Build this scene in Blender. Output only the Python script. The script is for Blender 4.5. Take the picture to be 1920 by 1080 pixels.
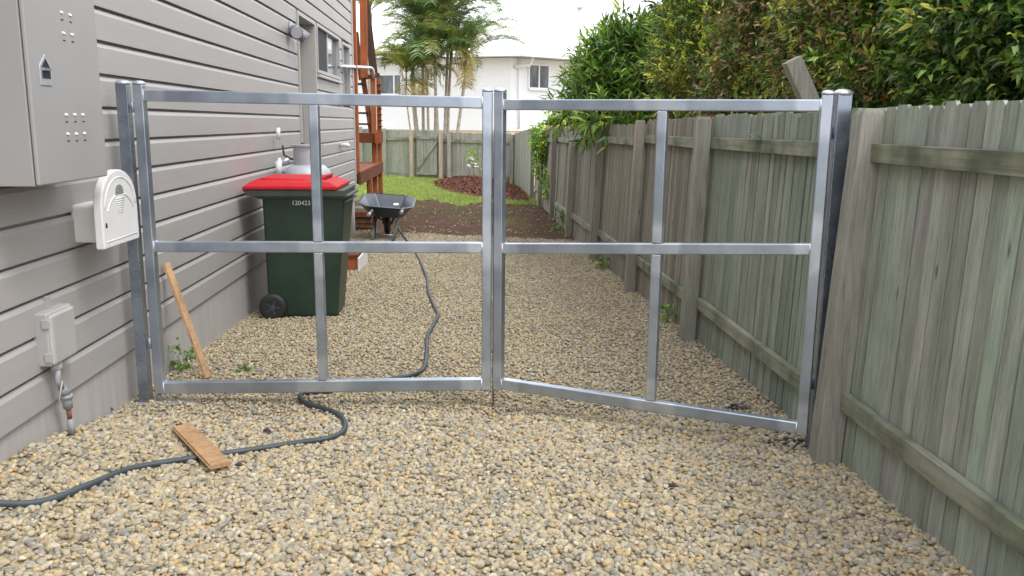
import bpy, bmesh, math, random
import numpy as np
from mathutils import Vector, Matrix
random.seed(7); rng = np.random.default_rng(7)
for o in list(bpy.data.objects): bpy.data.objects.remove(o)
S = bpy.context.scene; COL = S.collection
# ------------------------------------------------------------------ camera
F, CX, CY = 1600.0, 960.0, 540.0
def _n(v): return v/np.linalg.norm(v)
_dy = _n(np.array([(878-CX)/F, (231-CY)/F, 1.0]))
_dn = np.array([880-CX, 8200.0, F]); _dn = _n(_dn); _dn = _n(_dn-_dy*_dn.dot(_dy))
_dx = np.cross(_dy, -_dn)
if _dx[0] < 0: _dx = -_dx
RM = np.array([_dx, _dy, -_dn]); EYE = np.array([0, 0, 1.65])
cd = bpy.data.cameras.new('camera'); cam = bpy.data.objects.new('camera', cd); COL.objects.link(cam)
cd.sensor_width = 36; cd.lens = F/1920*36; cd.clip_start = .05; cd.clip_end = 800
m = Matrix([[RM[i, 0], -RM[i, 1], -RM[i, 2], EYE[i]] for i in range(3)]+[[0, 0, 0, 1]])
cam.matrix_world = m; S.camera = cam
# ------------------------------------------------------------------ overcast sky and weak sun
SUN_EL, SUN_AZ = math.radians(58), math.radians(128)   # azimuth clockwise from +y
w = bpy.data.worlds.new('World'); S.world = w; w.use_nodes = True
nt = w.node_tree; bg = nt.nodes['Background']
sky = nt.nodes.new('ShaderNodeTexSky'); sky.sky_type = 'NISHITA'; sky.sun_disc = False
sky.sun_elevation = SUN_EL; sky.sun_rotation = SUN_AZ; sky.dust_density = 3
tc = nt.nodes.new('ShaderNodeTexCoord'); no = nt.nodes.new('ShaderNodeTexNoise'); no.inputs['Scale'].default_value = 2.2; no.inputs['Detail'].default_value = 5
mp = nt.nodes.new('ShaderNodeMapping'); mp.inputs['Scale'].default_value = (1, 1, 2.4)
cr = nt.nodes.new('ShaderNodeValToRGB'); cr.color_ramp.elements[0].position = .3; cr.color_ramp.elements[0].color = (.7, .7, .7, 1)
cr.color_ramp.elements[1].position = .5; cr.color_ramp.elements[1].color = (.97, .97, .97, 1)
mx = nt.nodes.new('ShaderNodeMixRGB'); mx.inputs[2].default_value = (11.2, 11.4, 11.9, 1)
nt.links.new(tc.outputs['Generated'], mp.inputs[0]); nt.links.new(mp.outputs[0], no.inputs['Vector'])
nt.links.new(no.outputs[0], cr.inputs[0]); nt.links.new(cr.outputs[0], mx.inputs[0])
nt.links.new(sky.outputs[0], mx.inputs[1]); nt.links.new(mx.outputs[0], bg.inputs[0]); bg.inputs[1].default_value = .115
sd = bpy.data.lights.new('sun', 'SUN'); sd.energy = 1.2; sd.angle = math.radians(18); sd.color = (1, .97, .92)
so = bpy.data.objects.new('sun', sd); COL.objects.link(so)
sv = Vector((math.sin(SUN_AZ)*math.cos(SUN_EL), math.cos(SUN_AZ)*math.cos(SUN_EL), math.sin(SUN_EL)))
so.rotation_euler = sv.to_track_quat('Z', 'Y').to_euler()
S.view_settings.view_transform = 'Standard'; S.view_settings.look = 'None'; S.view_settings.gamma = 1
S.view_settings.exposure = 0.76; S.view_settings.use_curve_mapping = False
# ------------------------------------------------------------------ helpers
def ray(u, v): return _n(RM @ np.array([(u-CX)/F, (v-CY)/F, 1.0]))
def at(u, v, Y): d = ray(u, v); p = EYE+d*(Y/d[1]); return Vector(p)
def atx(u, v, X): d = ray(u, v); p = EYE+d*(X/d[0]); return Vector(p)
def sstep(a, b, x): t = np.clip((x-a)/(b-a), 0, 1); return t*t*(3-2*t)
def zg(x, y):
    b = np.interp(y, [-3, 2, 4, 5, 8, 12, 15.6, 20, 28.5, 60], [.03, .03, 0, -.02, -.13, -.25, -.32, -.33, -.23, -.23])
    b = b+(-.05*(x+.5))*np.clip((y-20)/8.5, 0, 1)
    b = b+.15*np.exp(-np.maximum(x+2.03, 0)/.22)*(1-sstep(3.6, 5.0, y))
    b = b+.012*np.sin(x*3.1+y*1.3)*np.sin(y*2.3-x)
    return b
def gr(u, v, dz=0.0):
    z = 0.0
    for _ in range(12):
        d = ray(u, v); t = (z-EYE[2])/d[2]; p = EYE+t*d; z = float(zg(p[0], p[1]))+dz
    return Vector((p[0], p[1], z))
WX = -2.035
def tag(o, label=None, cat=None, group=None, kind=None):
    if label: o['label'] = label
    if cat: o['category'] = cat
    if group: o['group'] = group
    if kind: o['kind'] = kind
    return o
def thing(name, label, cat, loc, group=None):
    o = bpy.data.objects.new(name, None); COL.objects.link(o); o.location = loc; o.empty_display_size = .1
    return tag(o, label, cat, group)
def org(o):
    v = Vector((0, 0, 0))
    while o is not None: v = v+Vector(o.location); o = o.parent
    return v
class MB:
    def __init__(s): s.v = []; s.f = []; s.m = []; s.a = []; s.rnd = 0.0
    def add(s, vs, fs, mi=0):
        b = len(s.v); s.v += [tuple(q) for q in vs]; s.f += [tuple(i+b for i in f) for f in fs]; s.m += [mi]*len(fs); s.a += [s.rnd]*len(vs); return s
    def box(s, c, d, M=None, mi=0):
        c = Vector(c); vs = []
        for x in (-.5, .5):
            for y in (-.5, .5):
                for z in (-.5, .5):
                    q = Vector((x*d[0], y*d[1], z*d[2])); q = M @ q if M is not None else q; vs.append(c+q)
        return s.add(vs, [(0, 1, 3, 2), (4, 6, 7, 5), (0, 4, 5, 1), (2, 3, 7, 6), (0, 2, 6, 4), (1, 5, 7, 3)], mi)
    def bb(s, x0, x1, y0, y1, z0, z1, mi=0): return s.box(((x0+x1)/2, (y0+y1)/2, (z0+z1)/2), (x1-x0, y1-y0, z1-z0), None, mi)
    def bar(s, p, q, wd, h, up=(0, 0, 1), mi=0):
        p = Vector(p); q = Vector(q); d = (q-p).normalized(); up = Vector(up)
        if abs(d.dot(up)) > .98: up = Vector((0, 1, 0))
        r = d.cross(up).normalized(); u = r.cross(d).normalized(); vs = []
        for e in (p, q):
            for a, b in ((-1, -1), (1, -1), (1, 1), (-1, 1)): vs.append(e+r*(a*wd/2)+u*(b*h/2))
        return s.add(vs, [(0, 1, 2, 3), (7, 6, 5, 4), (0, 4, 5, 1), (1, 5, 6, 2), (2, 6, 7, 3), (3, 7, 4, 0)], mi)
    def tube(s, pts, r, n=8, mi=0, cap=True):
        pts = [Vector(p) for p in pts]; R = r if isinstance(r, (list, tuple)) else [r]*len(pts); vs = []; prev = None
        for i, p in enumerate(pts):
            d = (pts[min(i+1, len(pts)-1)]-pts[max(i-1, 0)]).normalized()
            a = prev-d*prev.dot(d) if prev is not None else (Vector((0, 0, 1)) if abs(d.z) < .9 else Vector((1, 0, 0))); a = (a-d*a.dot(d)).normalized(); prev = a; b = d.cross(a)
            for k in range(n):
                t = 2*math.pi*k/n; vs.append(p+(a*math.cos(t)+b*math.sin(t))*R[i])
        fs = [(i*n+k, i*n+(k+1) % n, (i+1)*n+(k+1) % n, (i+1)*n+k) for i in range(len(pts)-1) for k in range(n)]
        if cap: fs += [tuple(range(n))[::-1], tuple((len(pts)-1)*n+k for k in range(n))]
        return s.add(vs, fs, mi)
    def lathe(s, prof, c, n=24, axis='Z', mi=0):
        c = Vector(c); vs = []
        for r, h in prof:
            for k in range(n):
                t = 2*math.pi*k/n; a, b = r*math.cos(t), r*math.sin(t)
                vs.append(c+(Vector((a, b, h)) if axis == 'Z' else Vector((a, h, b)) if axis == 'Y' else Vector((h, a, b))))
        fs = [(i*n+k, i*n+(k+1) % n, (i+1)*n+(k+1) % n, (i+1)*n+k) for i in range(len(prof)-1) for k in range(n)]
        fs += [tuple(range(n))[::-1], tuple((len(prof)-1)*n+k for k in range(n))]
        return s.add(vs, fs, mi)
    def prism(s, poly, d, mi=0):
        d = Vector(d); n = len(poly); vs = [Vector(p) for p in poly]; vs += [p+d for p in vs]
        return s.add(vs, [tuple(range(n))[::-1], tuple(range(n, 2*n))]+[(i, (i+1) % n, (i+1) % n+n, i+n) for i in range(n)], mi)
    def build(s, name, mat, parent=None, smooth=False, bevel=0, segs=2, fixn=True):
        me = bpy.data.meshes.new(name); 
        if parent is None:
            A = np.array([tuple(q) for q in s.v]); o0 = Vector(((A[:, 0].min()+A[:, 0].max())/2, (A[:, 1].min()+A[:, 1].max())/2, A[:, 2].min()))
        else: o0 = org(parent)
        me.from_pydata([Vector(q)-o0 for q in s.v], [], s.f)
        mats = mat if isinstance(mat, (list, tuple)) else [mat]
        for q in mats: me.materials.append(q)
        if len(mats) > 1: me.polygons.foreach_set('material_index', s.m)
        at_ = me.attributes.new('rnd', 'FLOAT', 'POINT'); at_.data.foreach_set('value', s.a)
        if fixn:
            bm = bmesh.new(); bm.from_mesh(me); bmesh.ops.recalc_face_normals(bm, faces=bm.faces); bm.to_mesh(me); bm.free()
        o = bpy.data.objects.new(name, me); COL.objects.link(o)
        if parent is None: o.location = o0
        else: o.parent = parent
        if smooth: me.polygons.foreach_set('use_smooth', [True]*len(me.polygons))
        if bevel:
            b = o.modifiers.new('bevel', 'BEVEL'); b.width = bevel; b.segments = segs; b.limit_method = 'ANGLE'; b.angle_limit = math.radians(35)
            if smooth or segs > 1:
                b.harden_normals = True; me.polygons.foreach_set('use_smooth', [True]*len(me.polygons))
                b.harden_normals = True
        return o
def npmesh(name, V, Fc, mats, parent=None, attr=None, smooth=False, loc=None, fidx=None):
    """V (n,3), Fc (m,k) faces all with k corners"""
    me = bpy.data.meshes.new(name); n, k = Fc.shape
    o0 = np.array(loc if loc is not None else (tuple(org(parent)) if parent is not None else (0, 0, 0)), float)
    me.vertices.add(len(V)); me.vertices.foreach_set('co', (V-o0).astype(np.float32).ravel())
    me.loops.add(n*k); me.loops.foreach_set('vertex_index', Fc.astype(np.int32).ravel())
    me.polygons.add(n); me.polygons.foreach_set('loop_start', np.arange(n, dtype=np.int32)*k)
    me.polygons.foreach_set('use_smooth', np.full(n, smooth))
    if attr is not None:
        a = me.attributes.new('tint', 'FLOAT_COLOR', 'POINT'); c = np.ones((len(V), 4), np.float32); c[:, :3] = attr; a.data.foreach_set('color', c.ravel())
    for q in (mats if isinstance(mats, (list, tuple)) else [mats]): me.materials.append(q)
    me.update(calc_edges=True)
    o = bpy.data.objects.new(name, me); COL.objects.link(o)
    if parent is not None: o.parent = parent
    elif loc is not None: o.location = loc
    return o
# ------------------------------------------------------------------ materials
class NM:
    def __init__(s, name):
        s.m = bpy.data.materials.new(name); s.m.use_nodes = True; s.t = s.m.node_tree; s.b = s.t.nodes['Principled BSDF']
    def node(s, typ, **kw):
        n = s.t.nodes.new(typ)
        for k, v in kw.items():
            if k in n.inputs: n.inputs[k].default_value = v
            else: setattr(n, k, v)
        return n
    def link(s, a, b): s.t.links.new(a, b)
    def coord(s, scale=(1, 1, 1), kind='Object'):
        c = s.node('ShaderNodeTexCoord'); mp = s.node('ShaderNodeMapping'); mp.inputs['Scale'].default_value = scale
        s.link(c.outputs[kind], mp.inputs[0]); return mp.outputs[0]
    def noise(s, vec, scale, detail=4, rough=.55):
        n = s.node('ShaderNodeTexNoise', Scale=scale, Detail=detail, Roughness=rough); s.link(vec, n.inputs['Vector']); return n.outputs[0]
    def ramp(s, fac, stops):
        r = s.node('ShaderNodeValToRGB'); e = r.color_ramp.elements
        while len(e) < len(stops): e.new(.5)
        for i, (p, c) in enumerate(stops): e[i].position = p; e[i].color = (*c, 1) if len(c) == 3 else c
        s.link(fac, r.inputs[0]); return r.outputs[0]
    def mix(s, f, a, b, mode='MIX'):
        n = s.node('ShaderNodeMixRGB'); n.blend_type = mode
        for i, q in enumerate((f, a, b)):
            if isinstance(q, (int, float)): n.inputs[i].default_value = q if i == 0 else (q, q, q, 1)
            elif isinstance(q, tuple): n.inputs[i].default_value = (*q, 1)
            else: s.link(q, n.inputs[i])
        return n.outputs[0]
    def attr(s, name, out='Fac'): n = s.node('ShaderNodeAttribute'); n.attribute_name = name; return n.outputs[out]
    def bump(s, h, strength=.3, dist=.01):
        n = s.node('ShaderNodeBump', Strength=strength, Distance=dist); s.link(h, n.inputs['Height']); s.link(n.outputs[0], s.b.inputs['Normal'])
    def set(s, **kw):
        for k, v in kw.items():
            i = s.b.inputs[k.replace('_', ' ')]
            if hasattr(v, 'links') or isinstance(v, bpy.types.NodeSocket): s.link(v, i)
            else: i.default_value = (*v, 1) if isinstance(v, tuple) else v
        return s.m
def plain(name, col, rough=.5, metal=0, var=.12, scale=6, bump=0, spec=.5):
    n = NM(name); f = n.noise(n.coord(), scale, 5)
    lo = tuple(c*(1-var) for c in col); hi = tuple(min(1, c*(1+var)) for c in col)
    c = n.ramp(f, [(.3, lo), (.7, hi)])
    if bump: n.bump(n.noise(n.coord(), scale*14, 3), bump, .004)
    n.set(Roughness=rough, Metallic=metal); n.b.inputs['Specular IOR Level'].default_value = spec
    return n.set(Base_Color=c)
M = {}
def siding_mat():
    n = NM('painted_weatherboard'); v = n.coord((1, .25, 1)); a = n.noise(v, 1.6, 5); b = n.noise(n.coord((6, .6, 22)), 3, 4)
    c = n.ramp(a, [(.3, (.348, .330, .325)), (.7, (.398, .380, .374))]); c = n.mix(.18, c, n.ramp(b, [(.35, (.32, .305, .295)), (.65, (.44, .43, .43))]))
    n.bump(n.noise(n.coord((1, 1, 3)), 60, 3), .05, .003); return n.set(Base_Color=c, Roughness=.52)
M['siding'] = siding_mat()
def plinth_mat():
    n = NM('painted_render'); c = n.ramp(n.noise(n.coord((3, 9, .8)), 2.2, 6), [(.3, (.385, .36, .35)), (.55, (.42, .395, .388)), (.75, (.46, .44, .435))])
    n.bump(n.noise(n.coord(), 40, 4), .12, .004); return n.set(Base_Color=c, Roughness=.8)
M['plinth'] = plinth_mat()
M['trim'] = plain('trim_paint', (.41, .40, .39), .5, var=.05)
M['doorp'] = plain('door_paint', (.33, .30, .26), .5, var=.08)
M['cab'] = plain('cabinet_paint', (.332, .320, .318), .42, var=.04, scale=2)
M['dark'] = plain('recess_shade_black', (.015, .015, .017), .7)  # black that stands in for the shade inside slots and recesses
def galv(name, c0, c1, rough, streak=(5, 5, 2.5), zinc=False):
    n = NM(name); a = n.noise(n.coord(streak), 1.5, 5, .6); b = n.noise(n.coord(), 9, 4)
    c = n.mix(.5, n.ramp(a, [(.3, c0), (.7, c1)]), n.ramp(b, [(.35, c0), (.65, c1)]))
    if zinc: c = n.mix(n.attr('rnd'), c, n.mix(n.ramp(b, [(.3, (0, 0, 0)), (.7, (1, 1, 1))]), (.42, .48, .57), (.58, .63, .71)))
    r = n.node('ShaderNodeMapRange'); r.inputs[3].default_value = rough-.08; r.inputs[4].default_value = rough+.12; n.link(b, r.inputs[0])
    n.link(r.outputs[0], n.b.inputs['Roughness']); n.bump(n.noise(n.coord(), 14, 3), .02, .002)
    return n.set(Base_Color=c, Metallic=.82)
M['galv'] = galv('galvanised_steel', (.29, .34, .41), (.42, .48, .56), .3, zinc=True)
M['galv_light'] = galv('zinc_sprayed_steel', (.56, .60, .67), (.70, .73, .79), .45)
M['galv_dark'] = galv('galvanised_post_steel', (.20, .235, .30), (.38, .43, .50), .26)
M['white'] = plain('white_plastic', (.74, .74, .74), .35, var=.03)
M['grey_pl'] = plain('grey_plastic', (.40, .39, .385), .45, var=.05)
M['pvc'] = plain('conduit_grey', (.30, .31, .34), .5, var=.2, scale=20)
M['copper'] = plain('aged_copper', (.32, .14, .09), .5, .4, var=.2, scale=30)
def wood_w(name, cols, bscale=1.0):
    n = NM(name); at_ = n.attr('rnd'); cx = n.node('ShaderNodeCombineXYZ'); mul = n.node('ShaderNodeMath', operation='MULTIPLY'); mul.inputs[1].default_value = 37.0
    n.link(at_, mul.inputs[0]); n.link(mul.outputs[0], cx.inputs[0]); n.link(mul.outputs[0], cx.inputs[1])
    ad = n.node('ShaderNodeVectorMath', operation='ADD'); n.link(n.coord((26*bscale, 26*bscale, .9)), ad.inputs[0]); n.link(cx.outputs[0], ad.inputs[1])
    g = n.noise(ad.outputs[0], 1.1, 6, .6)
    fg = n.noise(n.coord((150*bscale, 150*bscale, 5)), 1.0, 3, .6)
    ad2 = n.node('ShaderNodeVectorMath', operation='ADD'); n.link(n.coord((2, 2, .8)), ad2.inputs[0]); n.link(cx.outputs[0], ad2.inputs[1])
    big = n.noise(ad2.outputs[0], 1.3, 4)
    c = n.ramp(big, [(.3, cols[0]), (.5, cols[1]), (.68, cols[2])])
    c = n.mix(.62, c, n.ramp(at_, [(0, cols[0]), (.25, cols[2]), (.45, cols[1]), (.6, cols[3]), (.8, cols[2]), (1, cols[0])]))
    md = n.noise(ad2.outputs[0], 4.5, 4, .6); c = n.mix(.36, c, n.mix(1.0, c, n.ramp(md, [(.3, (.66, .7, .62)), (.5, (1, 1, 1)), (.7, (1.25, 1.2, 1.22))]), 'MULTIPLY'))
    c = n.mix(.85, c, n.ramp(g, [(.25, (.55, .55, .55)), (.5, (.95, .95, .95)), (.8, (1.18, 1.18, 1.15))]), 'MULTIPLY')
    c = n.mix(.7, c, n.mix(1.0, c, n.ramp(fg, [(.3, (.62, .6, .58)), (.5, (1, 1, 1)), (.75, (1.2, 1.2, 1.2))]), 'MULTIPLY')); sc_ = n.node('ShaderNodeMath', operation='MULTIPLY'); sc_.inputs[1].default_value = 17.3; n.link(at_, sc_.inputs[0]); fr = n.node('ShaderNodeMath', operation='FRACT'); n.link(sc_.outputs[0], fr.inputs[0])
    c = n.mix(1.0, c, n.ramp(fr.outputs[0], [(0, (.84, .84, .84)), (1, (1.14, 1.14, 1.14))]), 'MULTIPLY')
    # dark knots
    k = n.node('ShaderNodeTexVoronoi', Scale=1.0); n.link(n.coord((9, 9, 2.2)), k.inputs['Vector'])
    c = n.mix(1.0, c, n.ramp(k.outputs['Distance'], [(.04, (.45, .4, .35)), (.09, (1, 1, 1))]), 'MULTIPLY')
    n.bump(fg, .5, .004); n.b.inputs['Specular IOR Level'].default_value = .25; return n.set(Base_Color=c, Roughness=.85)
M['paling'] = wood_w('weathered_paling', [(.235, .26, .20), (.26, .315, .255), (.345, .34, .315), (.275, .335, .28)])
M['paling_old'] = wood_w('older_weathered_paling', [(.195, .18, .14), (.265, .25, .20), (.315, .28, .24), (.235, .255, .20)])
M['paling_back'] = wood_w('pale_weathered_paling', [(.20, .22, .18), (.27, .28, .235), (.33, .315, .28), (.25, .28, .23)])
M['post'] = wood_w('weathered_post', [(.22, .215, .18), (.27, .265, .23), (.31, .30, .27), (.235, .245, .195)], .5)
def rail_mat(name, a, b, c3):
    n = NM(name); v = n.coord((26, 1.2, 26)); g = n.noise(v, 1.6, 6, .65); big = n.noise(n.coord(), 3.2, 4)
    c = n.ramp(big, [(.32, a), (.5, b), (.7, c3)]); c = n.mix(.8, c, n.ramp(g, [(.25, (.4, .4, .4)), (.5, (.92, .92, .92)), (.8, (1.2, 1.2, 1.2))]), 'MULTIPLY')
    n.bump(g, .4, .005); return n.set(Base_Color=c, Roughness=.85)
M['rail'] = rail_mat('weathered_rail', (.10, .115, .075), (.23, .245, .175), (.33, .32, .265))
M['deckw'] = wood_w('stained_decking', [(.30, .085, .028), (.36, .11, .04), (.42, .15, .06), (.33, .10, .04)], .5)
M['deckd'] = wood_w('dark_stained_timber', [(.16, .05, .025), (.20, .07, .035), (.24, .085, .045), (.18, .06, .03)], .5)
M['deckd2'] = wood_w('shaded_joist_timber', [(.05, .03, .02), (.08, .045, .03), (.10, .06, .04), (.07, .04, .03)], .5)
M['pine'] = wood_w('fresh_sawn_timber', [(.43, .26, .135), (.51, .32, .175), (.57, .37, .21), (.48, .30, .16)], .8)
M['tan'] = wood_w('new_tan_post', [(.34, .27, .19), (.40, .32, .24), (.45, .37, .29), (.38, .31, .22)], .5)
M['bin'] = plain('green_bin_plastic', (.019, .040, .027), .42, var=.25, scale=4, bump=.1)
M['binrim'] = plain('grey_bin_rim', (.06, .075, .065), .5, var=.15)
M['red'] = plain('red_lid_plastic', (.47, .012, .02), .6, var=.12, spec=.3)
M['rubber'] = plain('black_rubber', (.018, .018, .02), .6, var=.2)
M['wheelc'] = plain('grey_wheel_hub', (.05, .055, .06), .5, var=.2)
M['gas'] = plain('gas_cylinder_steel', (.46, .49, .52), .5, .2, var=.1)
M['tray'] = plain('black_poly_tray', (.06, .072, .095), .36, var=.2)
M['barrowf'] = plain('grey_barrow_frame', (.09, .11, .10), .5, .2, var=.2)
M['hose'] = plain('dark_hose', (.045, .06, .07), .5, var=.35, scale=3)
def wallw():
    n = NM('white_weatherboard'); wv = n.node('ShaderNodeTexWave', Scale=2.1, Distortion=0.0); wv.bands_direction = 'Z'; wv.wave_profile = 'SAW'; n.link(n.coord(), wv.inputs['Vector'])
    n.bump(wv.outputs[0], .5, .03); return n.set(Base_Color=(.84, .87, .90), Roughness=.6)
M['wallw'] = wallw()
M['roofn'] = plain('pale_roof_sheet', (.55, .52, .50), .5, var=.06)
M['tanbase'] = plain('tan_base_render', (.60, .48, .33), .8, var=.06)
M['soffit'] = plain('soffit', (.62, .56, .48), .7, var=.04)
n_ = NM('window_glass'); gq = n_.ramp(n_.noise(n_.coord((1.5, 1.5, .7)), 1.2, 3), [(.35, (.02, .025, .03)), (.65, (.16, .18, .19))]); M['glass'] = n_.set(Base_Color=gq, Roughness=.05)
n_ = NM('reflective_glass'); M['glass2'] = n_.set(Base_Color=(.30, .34, .36), Roughness=.06, Metallic=.75)
M['screen'] = plain('fly_screen', (.022, .022, .028), .75)
M['brick'] = plain('stacked_brick', (.25, .13, .085), .85, var=.3, scale=14)
M['bark'] = plain('palm_bark', (.36, .31, .25), .8, var=.35, scale=12)
M['stem'] = plain('grey_branch', (.30, .27, .22), .8, var=.3, scale=14)
M['concrete'] = plain('rough_concrete', (.26, .245, .23), .9, var=.2, scale=20, bump=.3)
M['debris'] = plain('dark_bark_debris', (.07, .062, .06), .9, var=.5, scale=20)
def tintmat(name, rough=.5, trans=0.0, var=True):
    n = NM(name); c = n.attr('tint', 'Color')
    if var:
        f = n.noise(n.coord(), 90, 2); c = n.mix(.35, c, n.mix(1.0, c, n.ramp(f, [(.3, (.6, .6, .6)), (.7, (1.35, 1.35, 1.35))]), 'MULTIPLY'))
    n.set(Base_Color=c, Roughness=rough)
    if trans:
        tr = n.node('ShaderNodeBsdfTranslucent'); n.link(c, tr.inputs[0]); ms = n.node('ShaderNodeMixShader'); ms.inputs[0].default_value = trans
        out = [q for q in n.t.nodes if q.type == 'OUTPUT_MATERIAL'][0]
        n.link(n.b.outputs[0], ms.inputs[1]); n.link(tr.outputs[0], ms.inputs[2]); n.link(ms.outputs[0], out.inputs[0])
    return n.m
M['pebble'] = tintmat('river_pebble', .7)
M['leaf'] = tintmat('leaf', .30, .28, False)
M['mulchm'] = tintmat('mulch_chip', .85)
M['grassm'] = tintmat('grass_blade', .6, .2, False)
def ground_mat():
    n = NM('soil_and_gravel_bed'); f = n.noise(n.coord(), 25, 5)
    return n.set(Base_Color=n.ramp(f, [(.3, (.17, .14, .09)), (.7, (.36, .30, .20))]), Roughness=.95)
M['bed'] = ground_mat()
def dirt_mat():
    n = NM('bare_dirt'); n.b.inputs['Specular IOR Level'].default_value = .08; f = n.noise(n.coord(), 1.6, 6, .7); g = n.noise(n.coord(), 22, 5, .7)
    c = n.ramp(g, [(.3, (.035, .019, .013)), (.55, (.085, .05, .036)), (.75, (.14, .09, .065))])
    c = n.mix(n.ramp(f, [(.52, (0, 0, 0)), (.66, (.6, .6, .6))]), c, (.085, .10, .03)); n.bump(g, .6, .02)
    return n.set(Base_Color=c, Roughness=.95)
M['dirt'] = dirt_mat()
def turf_mat():
    n = NM('turf'); n.b.inputs['Specular IOR Level'].default_value = .1; g = n.noise(n.coord(), 8, 6, .7)
    return n.set(Base_Color=n.ramp(g, [(.3, (.14, .18, .03)), (.7, (.28, .36, .06))]), Roughness=.9)
M['turf'] = turf_mat()
# ------------------------------------------------------------------ ground sheets
def grid_sheet(name, xs, ys, mat, dz=0, kind='structure', mask=None):
    X, Y = np.meshgrid(xs, ys); Z = zg(X, Y)+dz; V = np.stack([X, Y, Z], -1).reshape(-1, 3); nx = len(xs)
    I, J = np.meshgrid(np.arange(nx-1), np.arange(len(ys)-1)); a = (J*nx+I).ravel(); Fc = np.stack([a, a+1, a+nx+1, a+nx], 1)
    if mask is not None:
        cxy = V[Fc].mean(1); Fc = Fc[mask(cxy[:, 0], cxy[:, 1])]
    o = npmesh(name, V, Fc, mat, smooth=True, loc=(0, 0, 0)); tag(o, kind=kind); return o
def far(a, b, n): return list(np.linspace(a, b, n))
grid_sheet('ground', far(-300, -12, 8)+far(-10, -2.4, 20)+far(-2.3, 2.0, 100)+far(2.2, 10, 20)+far(12, 300, 8), far(-250, -4, 6)+far(-3, 8, 130)+far(8.2, 32, 90)+far(35, 500, 10), M['bed'])
XE = [(-2.2, 15.9), (-1.3, 15.4), (-.17, 15.0), (1.0, 14.6), (1.9, 14.35)]   # edge of the gravel
def edge(x): return np.interp(x, [p[0] for p in XE], [p[1] for p in XE])+.06*np.sin(x*7)+.04*np.sin(x*17)
ed_dirt = grid_sheet('bare_dirt', list(np.linspace(-6, 1.95, 54)), list(np.linspace(13.6, 30, 110)), M['dirt'], .012, mask=lambda x, y: y > edge(x)-.1)
g1 = [gr(715, 376), gr(773, 375), gr(835, 380), gr(872, 386), gr(905, 381), gr(960, 383), gr(1000, 386)]
gx = [-7]+[p.x for p in g1]; gy = [g1[0].y-.3]+[p.y for p in g1]
def gedge(x): return np.interp(x, gx, gy)+.25*np.sin(x*5)+.15*np.sin(x*13+1)
grid_sheet('lawn', list(np.linspace(-7, 1.8, 60)), list(np.linspace(17, 30.2, 100)), M['turf'], .022, mask=lambda x, y: y > gedge(x))
# ------------------------------------------------------------------ pebbles
def ico(sub):
    bm = bmesh.new(); bmesh.ops.create_icosphere(bm, subdivisions=sub, radius=1); bm.verts.ensure_lookup_table()
    V = np.array([v.co[:] for v in bm.verts]); Fc = np.array([[v.index for v in f.verts] for f in bm.faces]); bm.free(); return V, Fc
PAL = np.array([(.46, .39, .25), (.50, .40, .22), (.41, .37, .28), (.31, .30, .25), (.25, .26, .245), (.52, .46, .34), (.47, .33, .17), (.33, .27, .185), (.41, .38, .32), (.56, .52, .42), (.21, .18, .14)])
PW = np.array([.18, .12, .16, .12, .09, .07, .05, .09, .10, .02, .03]); PW /= PW.sum()
def pebbles(name, n, yr, sub, smin, smax, ok, label, lift=0.0, xr=(-2.03, 1.95)):
    V0, F0 = ico(sub); K = 14; shapes = []
    for k in range(K):
        d = V0.copy(); 
        for _ in range(4):
            ax = _n(rng.normal(size=3)); c = rng.uniform(.45, .8); t = d @ ax; d = d-np.outer(np.maximum(t-c, 0)*.75, ax)
        d *= (1+.10*np.sin(V0 @ rng.normal(size=3)*2.2+rng.uniform(0, 6)))[:, None]; shapes.append(d)
    shapes = np.array(shapes)
    x = rng.uniform(*xr, n); y = rng.uniform(*yr, n); k_ = ok(x, y); x = x[k_]; y = y[k_]; n = len(x)
    s = smin+(smax-smin)*rng.beta(1.3, 2.4, n); sc = np.stack([s, s*rng.uniform(.6, .9, n), s*rng.uniform(.4, .72, n)], 1)
    ang = rng.uniform(0, 2*np.pi, n); ti = rng.normal(0, .3, n); tj = rng.normal(0, .3, n)
    ca, sa = np.cos(ang), np.sin(ang)
    P = shapes[rng.integers(0, K, n)]*sc[:, None, :]
    # tilt about x then y, then spin about z
    c, q = np.cos(ti)[:, None], np.sin(ti)[:, None]; yy = P[:, :, 1]*c-P[:, :, 2]*q; zz = P[:, :, 1]*q+P[:, :, 2]*c
    c, q = np.cos(tj)[:, None], np.sin(tj)[:, None]; xx = P[:, :, 0]*c+zz*q; zz = -P[:, :, 0]*q+zz*c
    X = xx*ca[:, None]-yy*sa[:, None]+x[:, None]; Y = xx*sa[:, None]+yy*ca[:, None]+y[:, None]
    Z = zz+(zg(x, y)+rng.uniform(-.008, .014, n)+lift)[:, None]
    V = np.stack([X, Y, Z], -1).reshape(-1, 3); nv = len(V0)
    Fc = (F0[None]+(np.arange(n)*nv)[:, None, None]).reshape(-1, 3)
    col = PAL[rng.choice(len(PAL), n, p=PW)]*rng.uniform(.8, 1.2, (n, 1)); g_ = np.array([.385, .34, .245]); col = np.clip((g_+(col-g_)*.85)*np.array([.93, .90, .86]), 0, .8)
    o = npmesh(name, V, Fc, M['pebble'], attr=np.repeat(col, nv, 0), smooth=True, loc=(0, 0, 0))
    tag(o, label, kind='stuff'); return o
okg = lambda x, y: (y < edge(x)+rng.normal(0, .10, len(x)))
pebbles('gravel', 52000, (2.1, 4.7), 2, .0105, .0265, okg, 'rounded tan and grey river pebbles covering the yard in front of the steel gate')
pebbles('gravel', 170000, (4.7, 16.0), 1, .010, .0225, okg, 'finer looking tan river pebbles running along the side yard behind the gate')
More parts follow.
